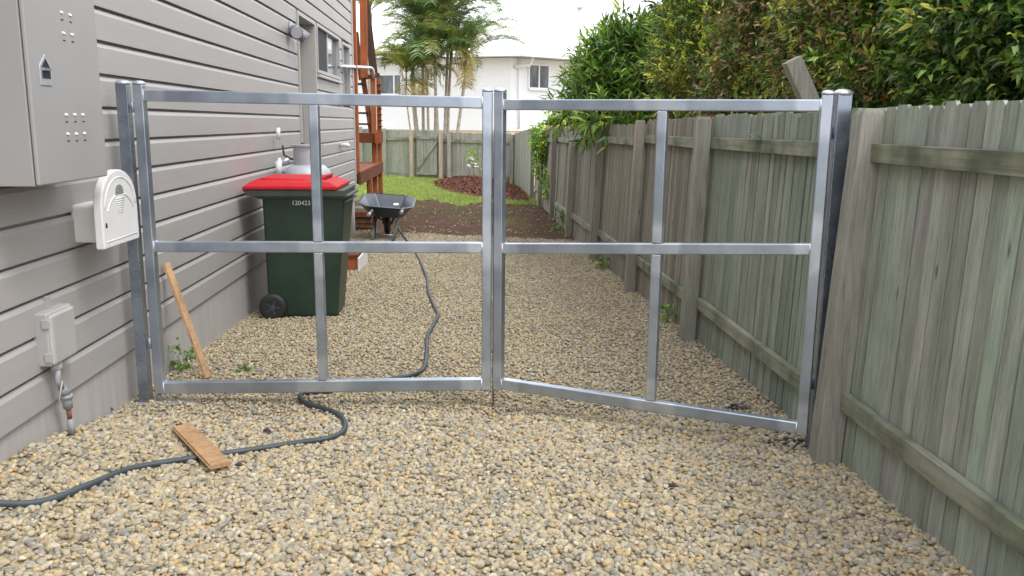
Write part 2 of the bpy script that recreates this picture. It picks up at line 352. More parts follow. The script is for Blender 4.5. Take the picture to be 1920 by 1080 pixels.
# ------------------------------------------------------------------ house
def hz(k): return .284+.18*k
house = thing('house', 'grey weatherboard house running along the left side of the gravel yard', 'house', (WX, 8, -.3))
Y0, Y1 = -1.5, 15.66
MB().bb(-9, WX-.215, Y0, Y1-.06, .25, 5.86).build('wall', M['siding'], house)
MB().bb(-8.9, WX-.02, Y0+.03, 15.58, -.7, .276).build('foundation', M['plinth'], house)
MB().bb(-9.05, WX+.02, Y0-.05, Y1+.05, 5.87, 6.0).build('roof', M['roofn'], house)
DO = (10.66, 11.84, -.5, 2.95); W1 = (11.98, 14.02, 2.30, 2.955); W2 = (14.36, 15.2, 1.95, 2.93)
sb = MB(); nb = int((5.86-.284)/.18)+1
for k in range(nb):
    z0 = hz(k); z1 = z0+.18; segs = [(Y0, Y1-.02)]
    for (a, b, c, d) in (DO, W1, W2):
        if z0 < d-.02 and z1 > c+.02:
            ns = []
            for s0, s1 in segs:
                if b <= s0 or a >= s1: ns.append((s0, s1)); continue
                if a > s0: ns.append((s0, a))
                if b < s1: ns.append((b, s1))
            segs = ns
    for s0, s1 in segs:
        y = s0
        while y < s1-.01:
            L = s1-y; sb.rnd = random.random(); j = random.uniform(-.0008, .0008)
            pr = [(WX+j, z0), (WX+j, z0+.138), (WX-.013+j, z0+.162), (WX-.034, z0+.163), (WX-.034, z0+.179), (WX-.05, z0+.179), (WX-.05, z0+.0045), (WX-.036, z0+.001), (WX-.036, z0)]
            sb.prism([Vector((a, y, b)) for a, b in pr], (0, L-.0015, 0)); y += L
sb.build('siding', M['siding'], house)
MB().bb(WX-.2, WX+.012, Y1-.02, Y1+.055, .27, 5.86).bb(WX-.02, WX+.014, Y1-.07, Y1-.018, .27, 5.86).build('corner_trim', M['trim'], house, bevel=.003)
def frame_y(mb, y0, y1, z0, z1, t, x0, x1, bottom=True):
    mb.bb(x0, x1, y0-t, y0, z0-(t if bottom else 0), z1+t); mb.bb(x0, x1, y1, y1+t, z0-(t if bottom else 0), z1+t); mb.bb(x0, x1, y0, y1, z1, z1+t)
    if bottom: mb.bb(x0, x1, y0, y1, z0-t, z0)
dr = MB().bb(WX-.205, WX-.165, DO[0]+.045, DO[1]-.045, .62, DO[3]-.05).build('door', M['doorp'], house)
f = MB(); frame_y(f, DO[0]+.045, DO[1]-.045, .30, DO[3]-.05, .048, WX-.21, WX+.018, False); f.bb(WX-.2, WX+.03, DO[0]+.045, DO[1]-.045, .56, .618); f.bb(WX-.19, WX-.01, DO[0]+.045, DO[1]-.045, -.2, .56)
f.build('door_frame', M['trim'], dr, bevel=.002)
MB().lathe([(.0, 0), (.028, .002), (.028, .03), (.012, .035), (0, .036)], (WX-.165, DO[0]+.14, 1.6), 14, 'X').tube([(WX-.14, DO[0]+.14, 1.6), (WX-.11, DO[0]+.14, 1.6), (WX-.11, DO[0]+.24, 1.6)], .01).build('door_handle', M['galv'], dr, True)
def window(o, mid, sill):
    y0, y1, z0, z1 = o; wn = MB(); frame_y(wn, y0+.045, y1-.045, z0+.045, z1-.045, .043, WX-.12, WX+.016)
    if mid: wn.bb(WX-.06, WX-.01, mid-.02, mid+.02, z0+.045, z1-.045)
    wo = wn.build('window', M['trim'], house, bevel=.002)
    if mid:
        MB().bb(WX-.03, WX-.026, y0+.045, mid-.02, z0+.045, z1-.045).build('fly_screen', M['screen'], wo)
        MB().bb(WX-.05, WX-.044, mid+.02, y1-.045, z0+.045, z1-.045).build('pane', M['glass2'], wo)
    else: MB().bb(WX-.05, WX-.044, y0+.045, y1-.045, z0+.045, z1-.045).build('pane', M['glass2'], wo)
    if sill: MB().prism([(WX-.01, y0-.03, z0-.06), (WX+.045, y0-.03, z0-.055), (WX+.045, y0-.03, z0-.03), (WX-.01, y0-.03, z0+.0)], (0, y1-y0+.06, 0)).build('window_sill', M['trim'], wo)
    return wo
window(W1, 12.98, True); window(W2, None, False)
# ---- meter cabinet
cabx = WX+.25; ca, cb_, cz0, cz1 = 3.67, 4.36, 1.372, 2.75
cab = thing('meter_cabinet', 'large grey painted electrical meter cabinet mounted high on the weatherboards at left', 'meter box', (WX, 4.0, cz0))
MB().bb(WX-.02, cabx-.022, ca, cb_, cz0, cz1).build('cabinet_body', M['cab'], cab, bevel=.004)
cdm = MB().bb(cabx-.019, cabx, ca+.004, cb_-.003, cz0+.004, cz1-.004).build('door', M['cab'], cab, bevel=.007, segs=3)
def louvre(u, v):
    p = atx(u, v, cabx); wy = .028; lv = MB()
    lv.prism([(cabx-.001, p.y-wy/2, p.z+.006), (cabx+.004, p.y-wy/2, p.z-.004), (cabx+.004, p.y-wy/2, p.z-.007), (cabx-.001, p.y-wy/2, p.z-.007)], (0, wy, 0))
    o = lv.build('vent_louvre', M['white'], cab, bevel=.0015); MB().bb(cabx-.001, cabx+.0015, p.y-wy/2+.003, p.y+wy/2-.003, p.z-.036, p.z-.031).build('vent_slot_shade', M['dark'], o)  # white carries the louvre highlight, dark strip paints the shade below it
for q in [(115, 22), (131, 27), (119, 61), (135, 64), (124, 214), (140, 214), (155, 214), (127, 250), (143, 250), (158, 249)]: louvre(*q)
lc = atx(84, 130, cabx)
lt = MB().prism([(cabx-.0, lc.y-.05, lc.z-.066), (cabx, lc.y+.05, lc.z-.066), (cabx, lc.y+.05, lc.z+.012), (cabx, lc.y+.004, lc.z+.062), (cabx, lc.y-.05, lc.z+.014)], (.004, 0, 0)).build('latch', M['galv_light'], cdm, bevel=.001)
MB().prism([(cabx+.0045, lc.y-.034, lc.z-.038), (cabx+.0045, lc.y+.036, lc.z-.038), (cabx+.0045, lc.y+.036, lc.z+.008), (cabx+.0045, lc.y+.003, lc.z+.044), (cabx+.0045, lc.y-.034, lc.z+.008)], (.0015, 0, 0)).bb(cabx+.006, cabx+.012, lc.y-.034, lc.y+.034, lc.z-.006, lc.z+.006, 1).build('latch_recess', [M['dark'], M['galv']], lt)
# ---- white arched outlet cover
px = WX+.20; A = atx(197, 470, px); B = atx(262, 445, px); yb0, yb1, zb = A.y, B.y, (A.z+B.z)/2; Wd = yb1-yb0
top = atx(232, 316, px).z
cov = thing('outlet_cover', 'white arched plastic cover on a square white box projecting from the weatherboards beside the gate', 'outlet box', (WX, yb0, zb))
bx0 = atx(137, 400, WX); by0 = yb0+.04
MB().bb(WX-.02, px-.042, bx0.y, bx0.y+.30, atx(138, 457, WX).z, atx(138, 384, WX).z).build('mounting_box', M['white'], cov, bevel=.018, segs=3)
def arch(y0, y1, z0, z1, hs=.45, n=14):
    P = [(y0, z0), (y1, z0)]; cyy = (y0+y1)/2; R = (y1-y0)/2; zs = z0+(z1-z0)*hs
    for i in range(n+1):
        t = math.pi*i/n; P.append((cyy+R*math.cos(t), zs+(z1-zs)*math.sin(t)**.8)) 
    return P
pl_ = MB().prism([Vector((px-.045, a, b)) for a, b in arch(yb0, yb1, zb, top)], (.045, 0, 0)).build('face_plate', M['white'], cov, bevel=.008, segs=3)
rb = MB(); cyy = (yb0+yb1)/2; H = top-zb; RZ = .50*H/(.5*Wd)
def arcpts(R, zc, a0, a1, sy=1, n=14): return [(px+.001, cyy+R*sy*math.cos(math.radians(a0+(a1-a0)*i/n)), zc+R*RZ*math.sin(math.radians(a0+(a1-a0)*i/n))) for i in range(n+1)]
rb.tube(arcpts(Wd*.43, zb+H*.47, 5, 175, 1), .003, 6); rb.tube(arcpts(Wd*.36, zb+H*.32, 25, 72, 1.1), .0035, 6); rb.tube(arcpts(Wd*.36, zb+H*.32, 108, 155, 1.1), .0035, 6)
for i in range(7): rb.tube([(px+.001, cyy-Wd*(.13-.012*i), zb+H*(.62-.03*i)), (px+.001, cyy+Wd*(.13-.012*i), zb+H*(.62-.03*i))], .0028, 6)
rb.bar((px+.001, yb0+.03, zb+.035), (px+.001, yb1-.03, zb+.035), .003, .005)
rb.build('raised_rib', M['white'], pl_, True)
MB().prism([Vector((px-.002, a, b)) for a, b in arch(cyy-Wd*.11, cyy+Wd*.11, zb+H*.67, zb+H*.80, .2)], (.003, 0, 0)).build('finger_recess_shade', plain('shadow_grey', (.22, .22, .23), .6), pl_)  # flat patch, the recess shade is put into its grey
MB().prism([Vector((px-.002, a, b)) for a, b in arch(yb0+.03, yb0+.052, zb+H*.27, zb+H*.34, .3, 6)], (.003, 0, 0)).build('key_slot', M['dark'], pl_)
# ---- small junction box with conduits
jx = WX+.075; j0 = atx(97, 592, jx); j1 = atx(139, 562, jx); jb = atx(99, 690, jx)
jn = thing('junction_box', 'small grey hinged service box low on the weatherboards with old pipes below', 'service box', (WX, j0.y, jb.z))
MB().bb(WX-.02, jx-.02, j0.y-.008, j1.y+.01, jb.z-.005, j0.z+.01).build('box_body', M['grey_pl'], jn, bevel=.01, segs=3)
MB().bb(jx-.03, jx, j0.y, j1.y, jb.z, j0.z).build('lid', M['grey_pl'], jn, bevel=.016, segs=3)
for zz in (j0.z-.04, jb.z+.04): MB().bb(jx-.045, jx-.012, j0.y-.016, j0.y-.006, zz-.022, zz+.022).build('hinge', M['grey_pl'], jn, bevel=.003)
MB().bb(WX-.01, WX+.012, j0.y+.10, j0.y+.14, j0.z, j0.z+.07).build('fixing_lug', M['grey_pl'], jn, bevel=.003)
MB().lathe([(.0, 0), (.028, 0), (.028, .05), (0, .05)], (WX+.035, j0.y+.08, jb.z-.05), 12).build('cable_gland', M['grey_pl'], jn, True)
yp = atx(110, 690, WX+.05).y
pipe = thing('service_pipe', 'corroded grey pipe with a copper joint rising from the gravel below the small service box', 'pipe', (WX+.05, yp, zg(WX+.05, yp)))
pa = [atx(*q, WX+.05) for q in [(108, 695), (108, 715), (116, 728), (124, 740), (128, 765), (131, 785), (135, 812)]]
MB().tube([pa[0], pa[1], pa[2]], .014, 10).tube([pa[2], pa[3]], .02, 10).build('elbow', M['pvc'], pipe, True)
MB().tube([pa[3], pa[4]], [.026, .022], 10).lathe([(0, 0), (.03, 0), (.03, .02), (0, .02)], pa[3]-Vector((0, 0, .02)), 10).build('union_joint', M['pvc'], pipe, True)
MB().tube([pa[4], pa[5]], .012, 10).build('copper_stub', M['copper'], pipe, True)
MB().tube([pa[5], pa[6]], [.015, .02], 10).build('riser', M['pvc'], pipe, True)
MB().tube([atx(*q, WX+.07) for q in [(117, 714), (114, 730), (111, 755)]], .004, 6).build('wire_tail', M['trim'], pipe, True)
# ---- twin spotlight
lp = atx(543, 52, WX)
sl = thing('spotlight', 'twin round grey security spotlights on the weatherboards beside the doorway', 'light', lp)
MB().lathe([(0, 0), (.07, 0), (.07, .025), (.03, .04), (0, .04)], lp, 16, 'X').build('base', M['pvc'], sl, True)
for du, dr_, in ((0, Vector((.35, -.9, -.25))), (1, Vector((.75, .15, -.65)))):
    b0 = lp+Vector((.09, -.14+.26*du, -.05)); d = dr_.normalized()
    h = MB(); h.tube([lp+Vector((.03, 0, 0)), b0], .012, 8); h.tube([b0-d*.09, b0-d*.08, b0-d*.02, b0+d*.08, b0+d*.09], [.03, .052, .065, .075, .072], 18)
    ho = h.build('lamp_head', plain('lamp_grey', (.20, .21, .23), .4, .3), sl, True)
    MB().tube([b0+d*.0885, b0+d*.093], .064, 18).build('lens', M['galv_light'], ho)
# ---- wall tap/valve, cylinder
tp = atx(524, 305, WX+.06)
tap = thing('wall_tap', 'white wall mounted gas valve with a curled pigtail above the red bin lid', 'valve', tp)
MB().tube([tp+Vector((0, 0, -.25)), tp+Vector((0, 0, .05))], .018, 10).bb(tp.x-.03, tp.x+.03, tp.y-.05, tp.y-.01, tp.z-.16, tp.z+.02).build('riser', M['white'], tap, True)
MB().tube([tp+Vector((0, 0, .24)), tp+Vector((0, 0, .36))], .022, 10).build('plug', M['white'], tap, True)
MB().tube([tp+Vector((0, 0, -.08)), tp+Vector((.14, -.05, -.10)), tp+Vector((.2, -.05, -.12))], [.022, .035, .035], 10).tube([tp+Vector((.0, 0, .0)), tp+Vector((.10, 0, .03))], [.018, .03], 10).build('valve_body', M['galv_light'], tap, True)
pg = [tp+Vector((.04, 0, .18)), tp+Vector((.05, 0, .08)), tp+Vector((.12, 0, .04)), tp+Vector((.25, 0, .03)), tp+Vector((.31, 0, .10)), tp+Vector((.30, 0, .18)), tp+Vector((.23, 0, .20))]
MB().tube(pg, .011, 8).build('pigtail', M['rubber'], tap, True)
cc = at(578, 325, 8.9); zb_ = float(zg(cc.x, 8.9))
cy_ = thing('gas_cylinder', 'tall silver gas cylinder standing between the red lidded bin and the house', 'gas cylinder', (cc.x, 8.9, zb_))
R = .235; zt = at(578, 306, 8.9).z; prof = [(0, 0), (.2, 0), (.2, .05), (R, .1), (R, zt-zb_-.13), (R*.93, zt-zb_-.07), (R*.7, zt-zb_-.02), (.05, zt-zb_), (0, zt-zb_)]
MB().lathe(prof, (cc.x, 8.9, zb_), 32).build('tank', M['gas'], cy_, True)
zc1 = at(578, 271, 8.9).z; cl = MB(); n = 32
for k in range(n-5):
    a0, a1 = 2*math.pi*k/n+.3, 2*math.pi*(k+1)/n+.3
    for r0, r1, zz0, zz1 in ((.135, .142, zt-.06, zc1-.012), (.135, .165, zc1-.014, zc1)):
        P = [(cc.x+r*math.cos(a), 8.9+r*math.sin(a)) for r, a in ((r0, a0), (r1, a0), (r1, a1), (r0, a1))]; cl.prism([(x, y, zz0) for x, y in P], (0, 0, zz1-zz0))
cl.build('collar', M['gas'], cy_); MB().tube([(cc.x, 8.9, zt-.01), (cc.x, 8.9, zt+.1)], .03, 10).build('valve', M['copper'], cy_, True)
tv = atx(640, 272, WX+.03)
MBt = MB(); MBt.tube([tv+Vector((-.02, 0, 0)), tv+Vector((.08, 0, 0)), tv+Vector((.13, -.02, -.01))], [.028, .036, .02], 10); MBt.tube([tv+Vector((.02, .05, .0)), tv+Vector((.05, .35, .02))], .016, 8)
tag(MBt.build('hose_bib', M['white'], None, True), 'white tap fitting on the weatherboards near the far house corner', 'tap')
# ------------------------------------------------------------------ steel gate
def ringbar(mb, p, q, ax, ay, vals):
    """box section swept p to q; vals [(distance, zinc value)]"""
    p = Vector(p); q = Vector(q); L = (q-p).length; d = (q-p)/L; n0 = len(mb.v)
    for t, z in vals:
        c = p+d*t
        for a, b in ((-1, -1), (1, -1), (1, 1), (-1, 1)): mb.v.append(tuple(c+ax*a+ay*b)); mb.a.append(z)
    k = len(vals); fs = [(n0+i*4+j, n0+i*4+(j+1) % 4, n0+(i+1)*4+(j+1) % 4, n0+(i+1)*4+j) for i in range(k-1) for j in range(4)]+[(n0+3, n0+2, n0+1, n0), tuple(n0+(k-1)*4+j for j in range(4))]
    mb.f += fs; mb.m += [0]*len(fs)
def seg_bar(mb, p, q, wd, h, e0=.12, e1=.12):
    p = Vector(p); q = Vector(q); L = (q-p).length; d = (q-p)/L; pts = [p, p+d*e0, q-d*e1, q]
    for i in range(3):
        if (pts[i+1]-pts[i]).length > 1e-4: mb.bar(pts[i], pts[i+1], wd, h, mi=1 if i != 1 else 0)
def cap(mb, c, w_, dv, mi=1):
    """domed square cap"""
    d = Vector(dv).normalized(); r = Vector((d.y, -d.x, 0)); c = Vector(c); rings = [(1.06, 0), (1.06, .3), (.95, .42), (.7, .56), (.35, .64)]; vs = []
    for s_, h in rings:
        for a, b in ((-1, -1), (0, -1), (1, -1), (1, 0), (1, 1), (0, 1), (-1, 1), (-1, 0)):
            k = s_*(1 if a*b == 0 else (.93 if h < .35 else .82)); vs.append(c+d*(a*k*w_/2)+r*(b*k*w_/2)+Vector((0, 0, h*w_*.62)))
    fs = [(i*8+k, i*8+(k+1) % 8, (i+1)*8+(k+1) % 8, (i+1)*8+k) for i in range(4) for k in range(8)]+[tuple(range(8))[::-1], tuple(32+k for k in range(8))]
    mb.add(vs, fs, mi)
GM = [M['galv'], M['galv_light']]
def leaf(name, label, A, B, rails, st, caps, mull, hinge_left):
    """A, B plan centres (x,y); rails: (zA,zB centre, height); st: ((zbot,ztop) at A, at B)"""
    root = thing(name, label, 'gate leaf', (A[0], A[1], 0), 'galvanised gate frame leaves')
    A = Vector((A[0], A[1], 0)); B = Vector((B[0], B[1], 0)); d = (B-A).normalized(); nrm = Vector((-d.y, d.x, 0)); SW = .056
    for i, P in enumerate((A, B)):
        zb2, zt2 = st[i]; sp = [rails[2][i], rails[1][i], rails[0][i]]; mb = MB(); cuts = [(zb2, 1)]
        for z in sp: cuts += [(max(zb2, z-.10), 0), ]
        zz = [(0, 1), (sp[0]+.10-zb2, 1), (sp[0]+.16-zb2, 0), (sp[1]-.14-zb2, 0), (sp[1]-.09-zb2, 1), (sp[1]+.13-zb2, 1), (sp[1]+.19-zb2, 0), (sp[2]-.19-zb2, 0), (sp[2]-.13-zb2, 1), (zt2-zb2, .8)]
        ringbar(mb, (P.x, P.y, zb2), (P.x, P.y, zt2), d*SW/2, nrm*SW/2, zz)
        o = mb.build('stile', M['galv'], root, bevel=.007, segs=3)
        cm = MB(); cap(cm, (P.x, P.y, zt2), SW, d, 0); cm.build('post_cap', M['galv_light'], o, True)
    pa_, pb_ = A+d*SW/2, B-d*SW/2
    for (za, zb3, h) in rails:
        mb = MB(); p3 = Vector((pa_.x, pa_.y, za)); q3 = Vector((pb_.x, pb_.y, zb3)); L3 = (q3-p3).length; mu = L3*mull; j1, j2 = random.uniform(.08, .13), random.uniform(.06, .12)
        ringbar(mb, p3, q3, nrm*.025, Vector((0, 0, h/2)), [(0, 1), (j1, 1), (j1+.03, 0), (mu-j2-.06, 0), (mu-j2-.03, .9), (mu+j1+.03, .9), (mu+j1+.06, 0), (L3-j2-.03, 0), (L3-j2, 1), (L3, 1)])
        o = mb.build('rail', M['galv'], root, bevel=.007, segs=3)
        for e, z, sgn in ((pa_, za, 1), (pb_, zb3, -1)):
            wb = MB(); cs = [Vector((e.x, e.y, z+b*h/2))+nrm*(a2*.0255) for a2, b in ((0, -1), (-1, -1), (-1, 1), (1, 1), (1, -1), (0, -1))]
            wb.tube(cs, .004, 6); wb.build('weld_bead', M['galv_light'], o, True)
    t = mull; P = A.lerp(B, t)
    zt_, zm_, zb_ = [r[0]+(r[1]-r[0])*t for r in rails]; hs = [r[2]/2 for r in rails]
    for (z0, z1) in ((zb_+hs[2], zm_-hs[1]), (zm_+hs[1], zt_-hs[0])):
        mb = MB(); Lm = z1-z0; j1, j2 = random.uniform(.08, .14), random.uniform(.08, .14)
        ringbar(mb, (P.x, P.y, z0), (P.x, P.y, z1), d*.027, nrm*.0248, [(0, 1), (j1, 1), (j1+.04, 0), (Lm-j2-.04, 0), (Lm-j2, 1), (Lm, 1)])
        mb.build('mullion', M['galv'], root, bevel=.007, segs=3)
    return root, d, nrm
LA, LB_ = (-1.842, 5.01), (.107, 4.85); RA, RB = (.178, 4.85), (1.722, 4.11)
gl, dL, nL = leaf('gate_leaf', 'left galvanised steel gate leaf, hinged to the post on the house wall', LA, LB_, [(1.786, 1.762, .064), (.931, .951, .062), (.078, .138, .072)], ((.045, 1.845), (.105, 1.822)), True, .503, True)
grr, dR, nR = leaf('gate_leaf', 'right galvanised steel gate leaf, angled toward the viewer and hinged beside the paling fence', RA, RB, [(1.752, 1.749, .058), (.949, 1.052, .058), (.143, .123, .062)], ((.108, 1.822), (.085, 1.80)), True, .535, False)
db = MB().tube([(.1475, 4.86, -.05), (.1475, 4.86, 1.5), (.1475, 4.89, 1.5)], .006, 8)
db.build('drop_bolt', M['galv'], gl, True)
def steel_post(x, y, z1, w_, label, ang=0.0, top=None):
    p = thing('gate_post', label, 'gate post', (x, y, -.06), 'square galvanised gate posts'); d = Vector((math.cos(ang), math.sin(ang), 0)); nn = Vector((-d.y, d.x, 0)); mb = MB()
    q = [Vector((x, y, -.06))+d*(a*w_/2)+nn*(b*w_/2) for a, b in ((-1, -1), (1, -1), (1, 1), (-1, 1))]; mb.prism(q, (0, 0, z1+.06)); mb.build('post', M['galv_dark'], p, bevel=.005)
    cm = MB(); cap(cm, (x, y, z1), w_, d, 0); cm.build('post_cap', M['galv_light'], p, True)
    return p
pL = steel_post(-1.932, 5.01, 1.845, .064, 'galvanised steel gate post fixed against the grey weatherboards'); pR = steel_post(1.808, 4.145, 1.80, .074, 'galvanised steel gate post standing tight behind the timber fence post')
for (P, zz, dx, rt) in ((pL, (.35, 1.72), .047, 0), (pR, (.35, 1.62), -.048, 0)):
    for z in zz:
        q = Vector((P.location.x+dx, P.location.y, z)); MB().tube([q-Vector((0, 0, .03)), q+Vector((0, 0, .03))], .011, 10).tube([q-Vector((.014*np.sign(dx), 0, 0)), q+Vector((.014*np.sign(dx), 0, 0))], .006, 8).build('hinge', M['galv_light'], P, True)
ft = MB(); ft.bb(-1.99, -1.62, 4.94, 5.1, -.2, -.006); ft.build('concrete_footing', M['concrete'], None, bevel=.01); 
tag(bpy.data.objects['concrete_footing'], 'rough concrete footing in the gravel under the left gate hinge post', 'footing')
# ------------------------------------------------------------------ side fence
def paling(mb, p, dirv, wd, z0, z1, th=.017, lean=(0, 0), clip=True):
    d = Vector(dirv).normalized(); nn = Vector((-d.y, d.x, 0)); mb.rnd = random.random(); c = wd*.14 if clip else 0
    sh = [(-wd/2, z0), (wd/2, z0), (wd/2, z1-c*1.3), (wd/2-c, z1), (-wd/2+c, z1), (-wd/2, z1-c*1.3)]; tw = random.uniform(-.003, .003)
    vs = []
    for s_, z in sh: vs.append(Vector((p[0], p[1], z))+d*s_+Vector((lean[0]*(z-.9), lean[1]*(z-.9), 0))+nn*(tw*s_/wd*2))
    mb.prism(vs, nn*th)
fen = thing('paling_fence', 'weathered grey green timber paling fence along the right side of the yard', 'fence', (1.85, 10, -.2))
PY = [-.9, 1.45, 4.0, 6.65, 9.15, 11.95, 14.85, 17.7, 20.4, 22.7]
FX = lambda y: np.interp(y, [-1, 4, 12, 18, 22.7], [1.885, 1.89, 1.885, 1.85, 1.80])
TOPZ = [1.75, 1.75, 1.735, 1.72, 1.655, 1.615, 1.60, 1.57, 1.48]
RT_ = [(1.57, 1.57), (1.57, 1.575), (1.575, 1.56), (1.55, 1.55), (1.51, 1.49), (1.46, 1.43), (1.40, 1.38), (1.36, 1.33), (1.30, 1.27)]
RB_ = [(.34, .34), (.345, .37), (.30, .30), (.28, .25), (.24, .20), (.17, .13), (.1, .08), (.08, .05), (.05, .05)]
LN = .035
for i in range(len(PY)-1):
    y0, y1 = PY[i], PY[i+1]; mb = MB(); y = y0; seam = []
    while y < y1:
        wd = random.choice([.098, .1, .102, .095]) if i != 2 else random.choice([.098, .085, .13, .1])
        yc = y+wd/2; x = float(FX(yc)); tz = TOPZ[i]+(TOPZ[min(i+1, 8)]-TOPZ[i])*max(0, (yc-y0)/(y1-y0)-.5)*.6+random.uniform(-.012, .008)
        paling(mb, (x+random.uniform(-.002, .004), yc, 0), (0, -1, 0), wd-random.choice([.005, .007, .009, .013]), float(zg(x, yc))-.05, tz, lean=(LN+random.uniform(-.003, .003), random.uniform(-.006, .006)), clip=i < 3 or random.random() < .5); y += wd; seam.append((x, y, tz))
    mb.build('palings', M['paling'] if i < 3 else M['paling_old'], fen)
    mb = MB()
    for x, y, tz in seam: paling(mb, (x+.036, y, 0), (0, -1, 0), .05, float(zg(x, y))-.05, tz-.1, .012, lean=(LN, 0), clip=False)
    mb.build('gap_backing_added', M['paling_old'], fen)  # strips added behind the gaps to block light and keep the seams dark
    for (za, zb5), hh in ((RT_[i], .085), (RB_[i], .09)):
        mb = MB(); mb.rnd = random.random(); X0 = float(FX(y0))-.025+LN*(za-.9); X1 = float(FX(y1))-.025+LN*(zb5-.9)
        mb.bar((X0, y0-.0+.06, za-hh/2), (X1, y1-.05, zb5-hh/2), .042, hh); mb.build('rail', M['rail'], fen, bevel=.003)
for i, y in enumerate(PY):
    x = float(FX(y))-.085; top_ = [1.74, 1.74, 1.735, 1.715, 1.70, 1.63, 1.40, 1.60, 1.5, 1.45][i]; lx = [.045, .045, .07, .05, .055, .06, .06, .03, .03, .02][i]; s_ = [.1, .1, .11, .105, .1, .1, .11, .1, .1, .1][i]
    yy = y-.02 if i == 2 else y; mb = MB(); mb.rnd = random.random(); xb, xt = x-.035, x-.035+lx; xb -= .0; sw = .125 if i == 2 else s_
    if i == 2: xb, xt = 1.787, 1.878
    q0 = [(xb-sw/2, yy-s_/2), (xb+sw/2, yy-s_/2), (xb+sw/2, yy+s_/2), (xb-sw/2, yy+s_/2)]; zb6 = float(zg(xb, yy))-.08; dd = Vector((xt-xb, random.uniform(-.02, .02), 0))
    mb.add([Vector((a, b, zb6)) for a, b in q0]+[Vector((a, b, top_-.03))+dd for a, b in q0]+[Vector((xb+(a-xb)*.75, yy+(b-yy)*.75, top_))+dd for a, b in q0], [(3, 2, 1, 0), (0, 1, 5, 4), (1, 2, 6, 5), (2, 3, 7, 6), (3, 0, 4, 7), (4, 5, 9, 8), (5, 6, 10, 9), (6, 7, 11, 10), (7, 4, 8, 11), (8, 9, 10, 11)])
    o = mb.build('post', M['post'] if i in (2, 3) else (M['paling_old'] if i > 3 else M['post']), fen, bevel=.004)
# far jog of the side fence, faced with palings
jf = thing('paling_fence', 'paler bare faced paling fence section joining the side fence to the back fence', 'fence', (1.7, 25, -.3))
mb = MB(); P0 = Vector((1.72, 22.75, 0)); P1 = Vector((1.52, 28.4, 0)); L = (P1-P0).length; k = 0.0; dj = (P1-P0).normalized()
while k < L:
    p = P0+dj*(k+.07); t = k/L; paling(mb, p, -dj, .138, float(zg(p.x, p.y))-.05, 1.56-.24*t+random.uniform(-.02, .02), clip=False); k += .141
mb.build('palings', M['paling_back'], jf)
mb = MB(); mb.bar(P0+Vector((.05, 0, 1.2)), P1+Vector((.05, 0, 1.0)), .04, .09); mb.build('rail', M['rail'], jf)
# ------------------------------------------------------------------ back fence
bk = thing('paling_fence', 'low weathered paling fence across the back of the yard with a braced gate panel', 'fence', (-.6, 28.8, -.2))
BL = Vector((-6.5, 29.6, 0)); BR = Vector((1.52, 28.5, 0)); dB = (BR-BL).normalized(); LB2 = (BR-BL).length
def bp(u):   # point on the back fence line under image column u
    d = ray(u, 300); t = np.cross([d[0], d[1]], [dB.x, dB.y]); s_ = np.cross([BL.x, BL.y], [dB.x, dB.y])/t; return Vector((d[0]*s_, d[1]*s_, 0))
mb = MB(); k = 0.0
while k < LB2:
    p = BL+dB*(k+.075); t = k/LB2; paling(mb, p, dB, random.choice([.14, .146]), float(zg(p.x, p.y))-.05, 1.50-.19*t+random.uniform(-.03, .02), clip=False); k += .148
mb.build('palings', M['paling_back'], bk)
nB = Vector((dB.y, -dB.x, 0))
for za, zb7 in ((1.22, 1.02), (.02, -.12)):
    mb = MB(); mb.bar(BL+nB*.03+Vector((0, 0, za)), BR+nB*.03+Vector((0, 0, zb7)), .04, .10); mb.build('rail', M['rail'], bk, bevel=.004)
for u, mt_, w_, zt_ in ((678, 'post', .12, 1.5), (722, 'paling_back', .13, 1.45), (843, 'paling_back', .11, 1.3), (960, 'post', .12, 1.3)):
    p = bp(u)+nB*.09; mb = MB(); mb.rnd = random.random(); mb.bar(p+Vector((0, 0, -.4)), p+Vector((0, 0, zt_)), .1, w_, tuple(dB)); mb.build('post', M[mt_], bk, bevel=.005)
gt = thing('timber_gate', 'small paling gate with a diagonal brace between two tan posts in the back fence', 'gate', bp(800)+nB*.12)
for u in (773, 828):
    p = bp(u)+nB*.14; mb = MB(); mb.rnd = random.random(); mb.bar(p+Vector((0, 0, -.35)), p+Vector((0, 0, 1.42)), .10, .125, tuple(dB)); mb.build('post', M['tan'], gt, bevel=.006)
a_, b_ = bp(782)+nB*.09, bp(820)+nB*.09
mb = MB(); k = 0; Lg = (b_-a_).length
while k < Lg-.05: p = a_+(b_-a_).normalized()*(k+.06); paling(mb, p, dB, .11, -.05, 1.30, clip=False); k += .115
mb.build('palings', M['paling_back'], gt)
for z in (1.17, .0): mb = MB(); mb.bar(a_+nB*.025+Vector((0, 0, z)), b_+nB*.025+Vector((0, 0, z-.02)), .035, .08); mb.build('rail', M['rail'], gt)
mb = MB(); mb.bar(a_+nB*.03+Vector((0, 0, .08)), b_+nB*.03+Vector((0, 0, 1.05)), .035, .07); mb.build('brace', M['rail'], gt)
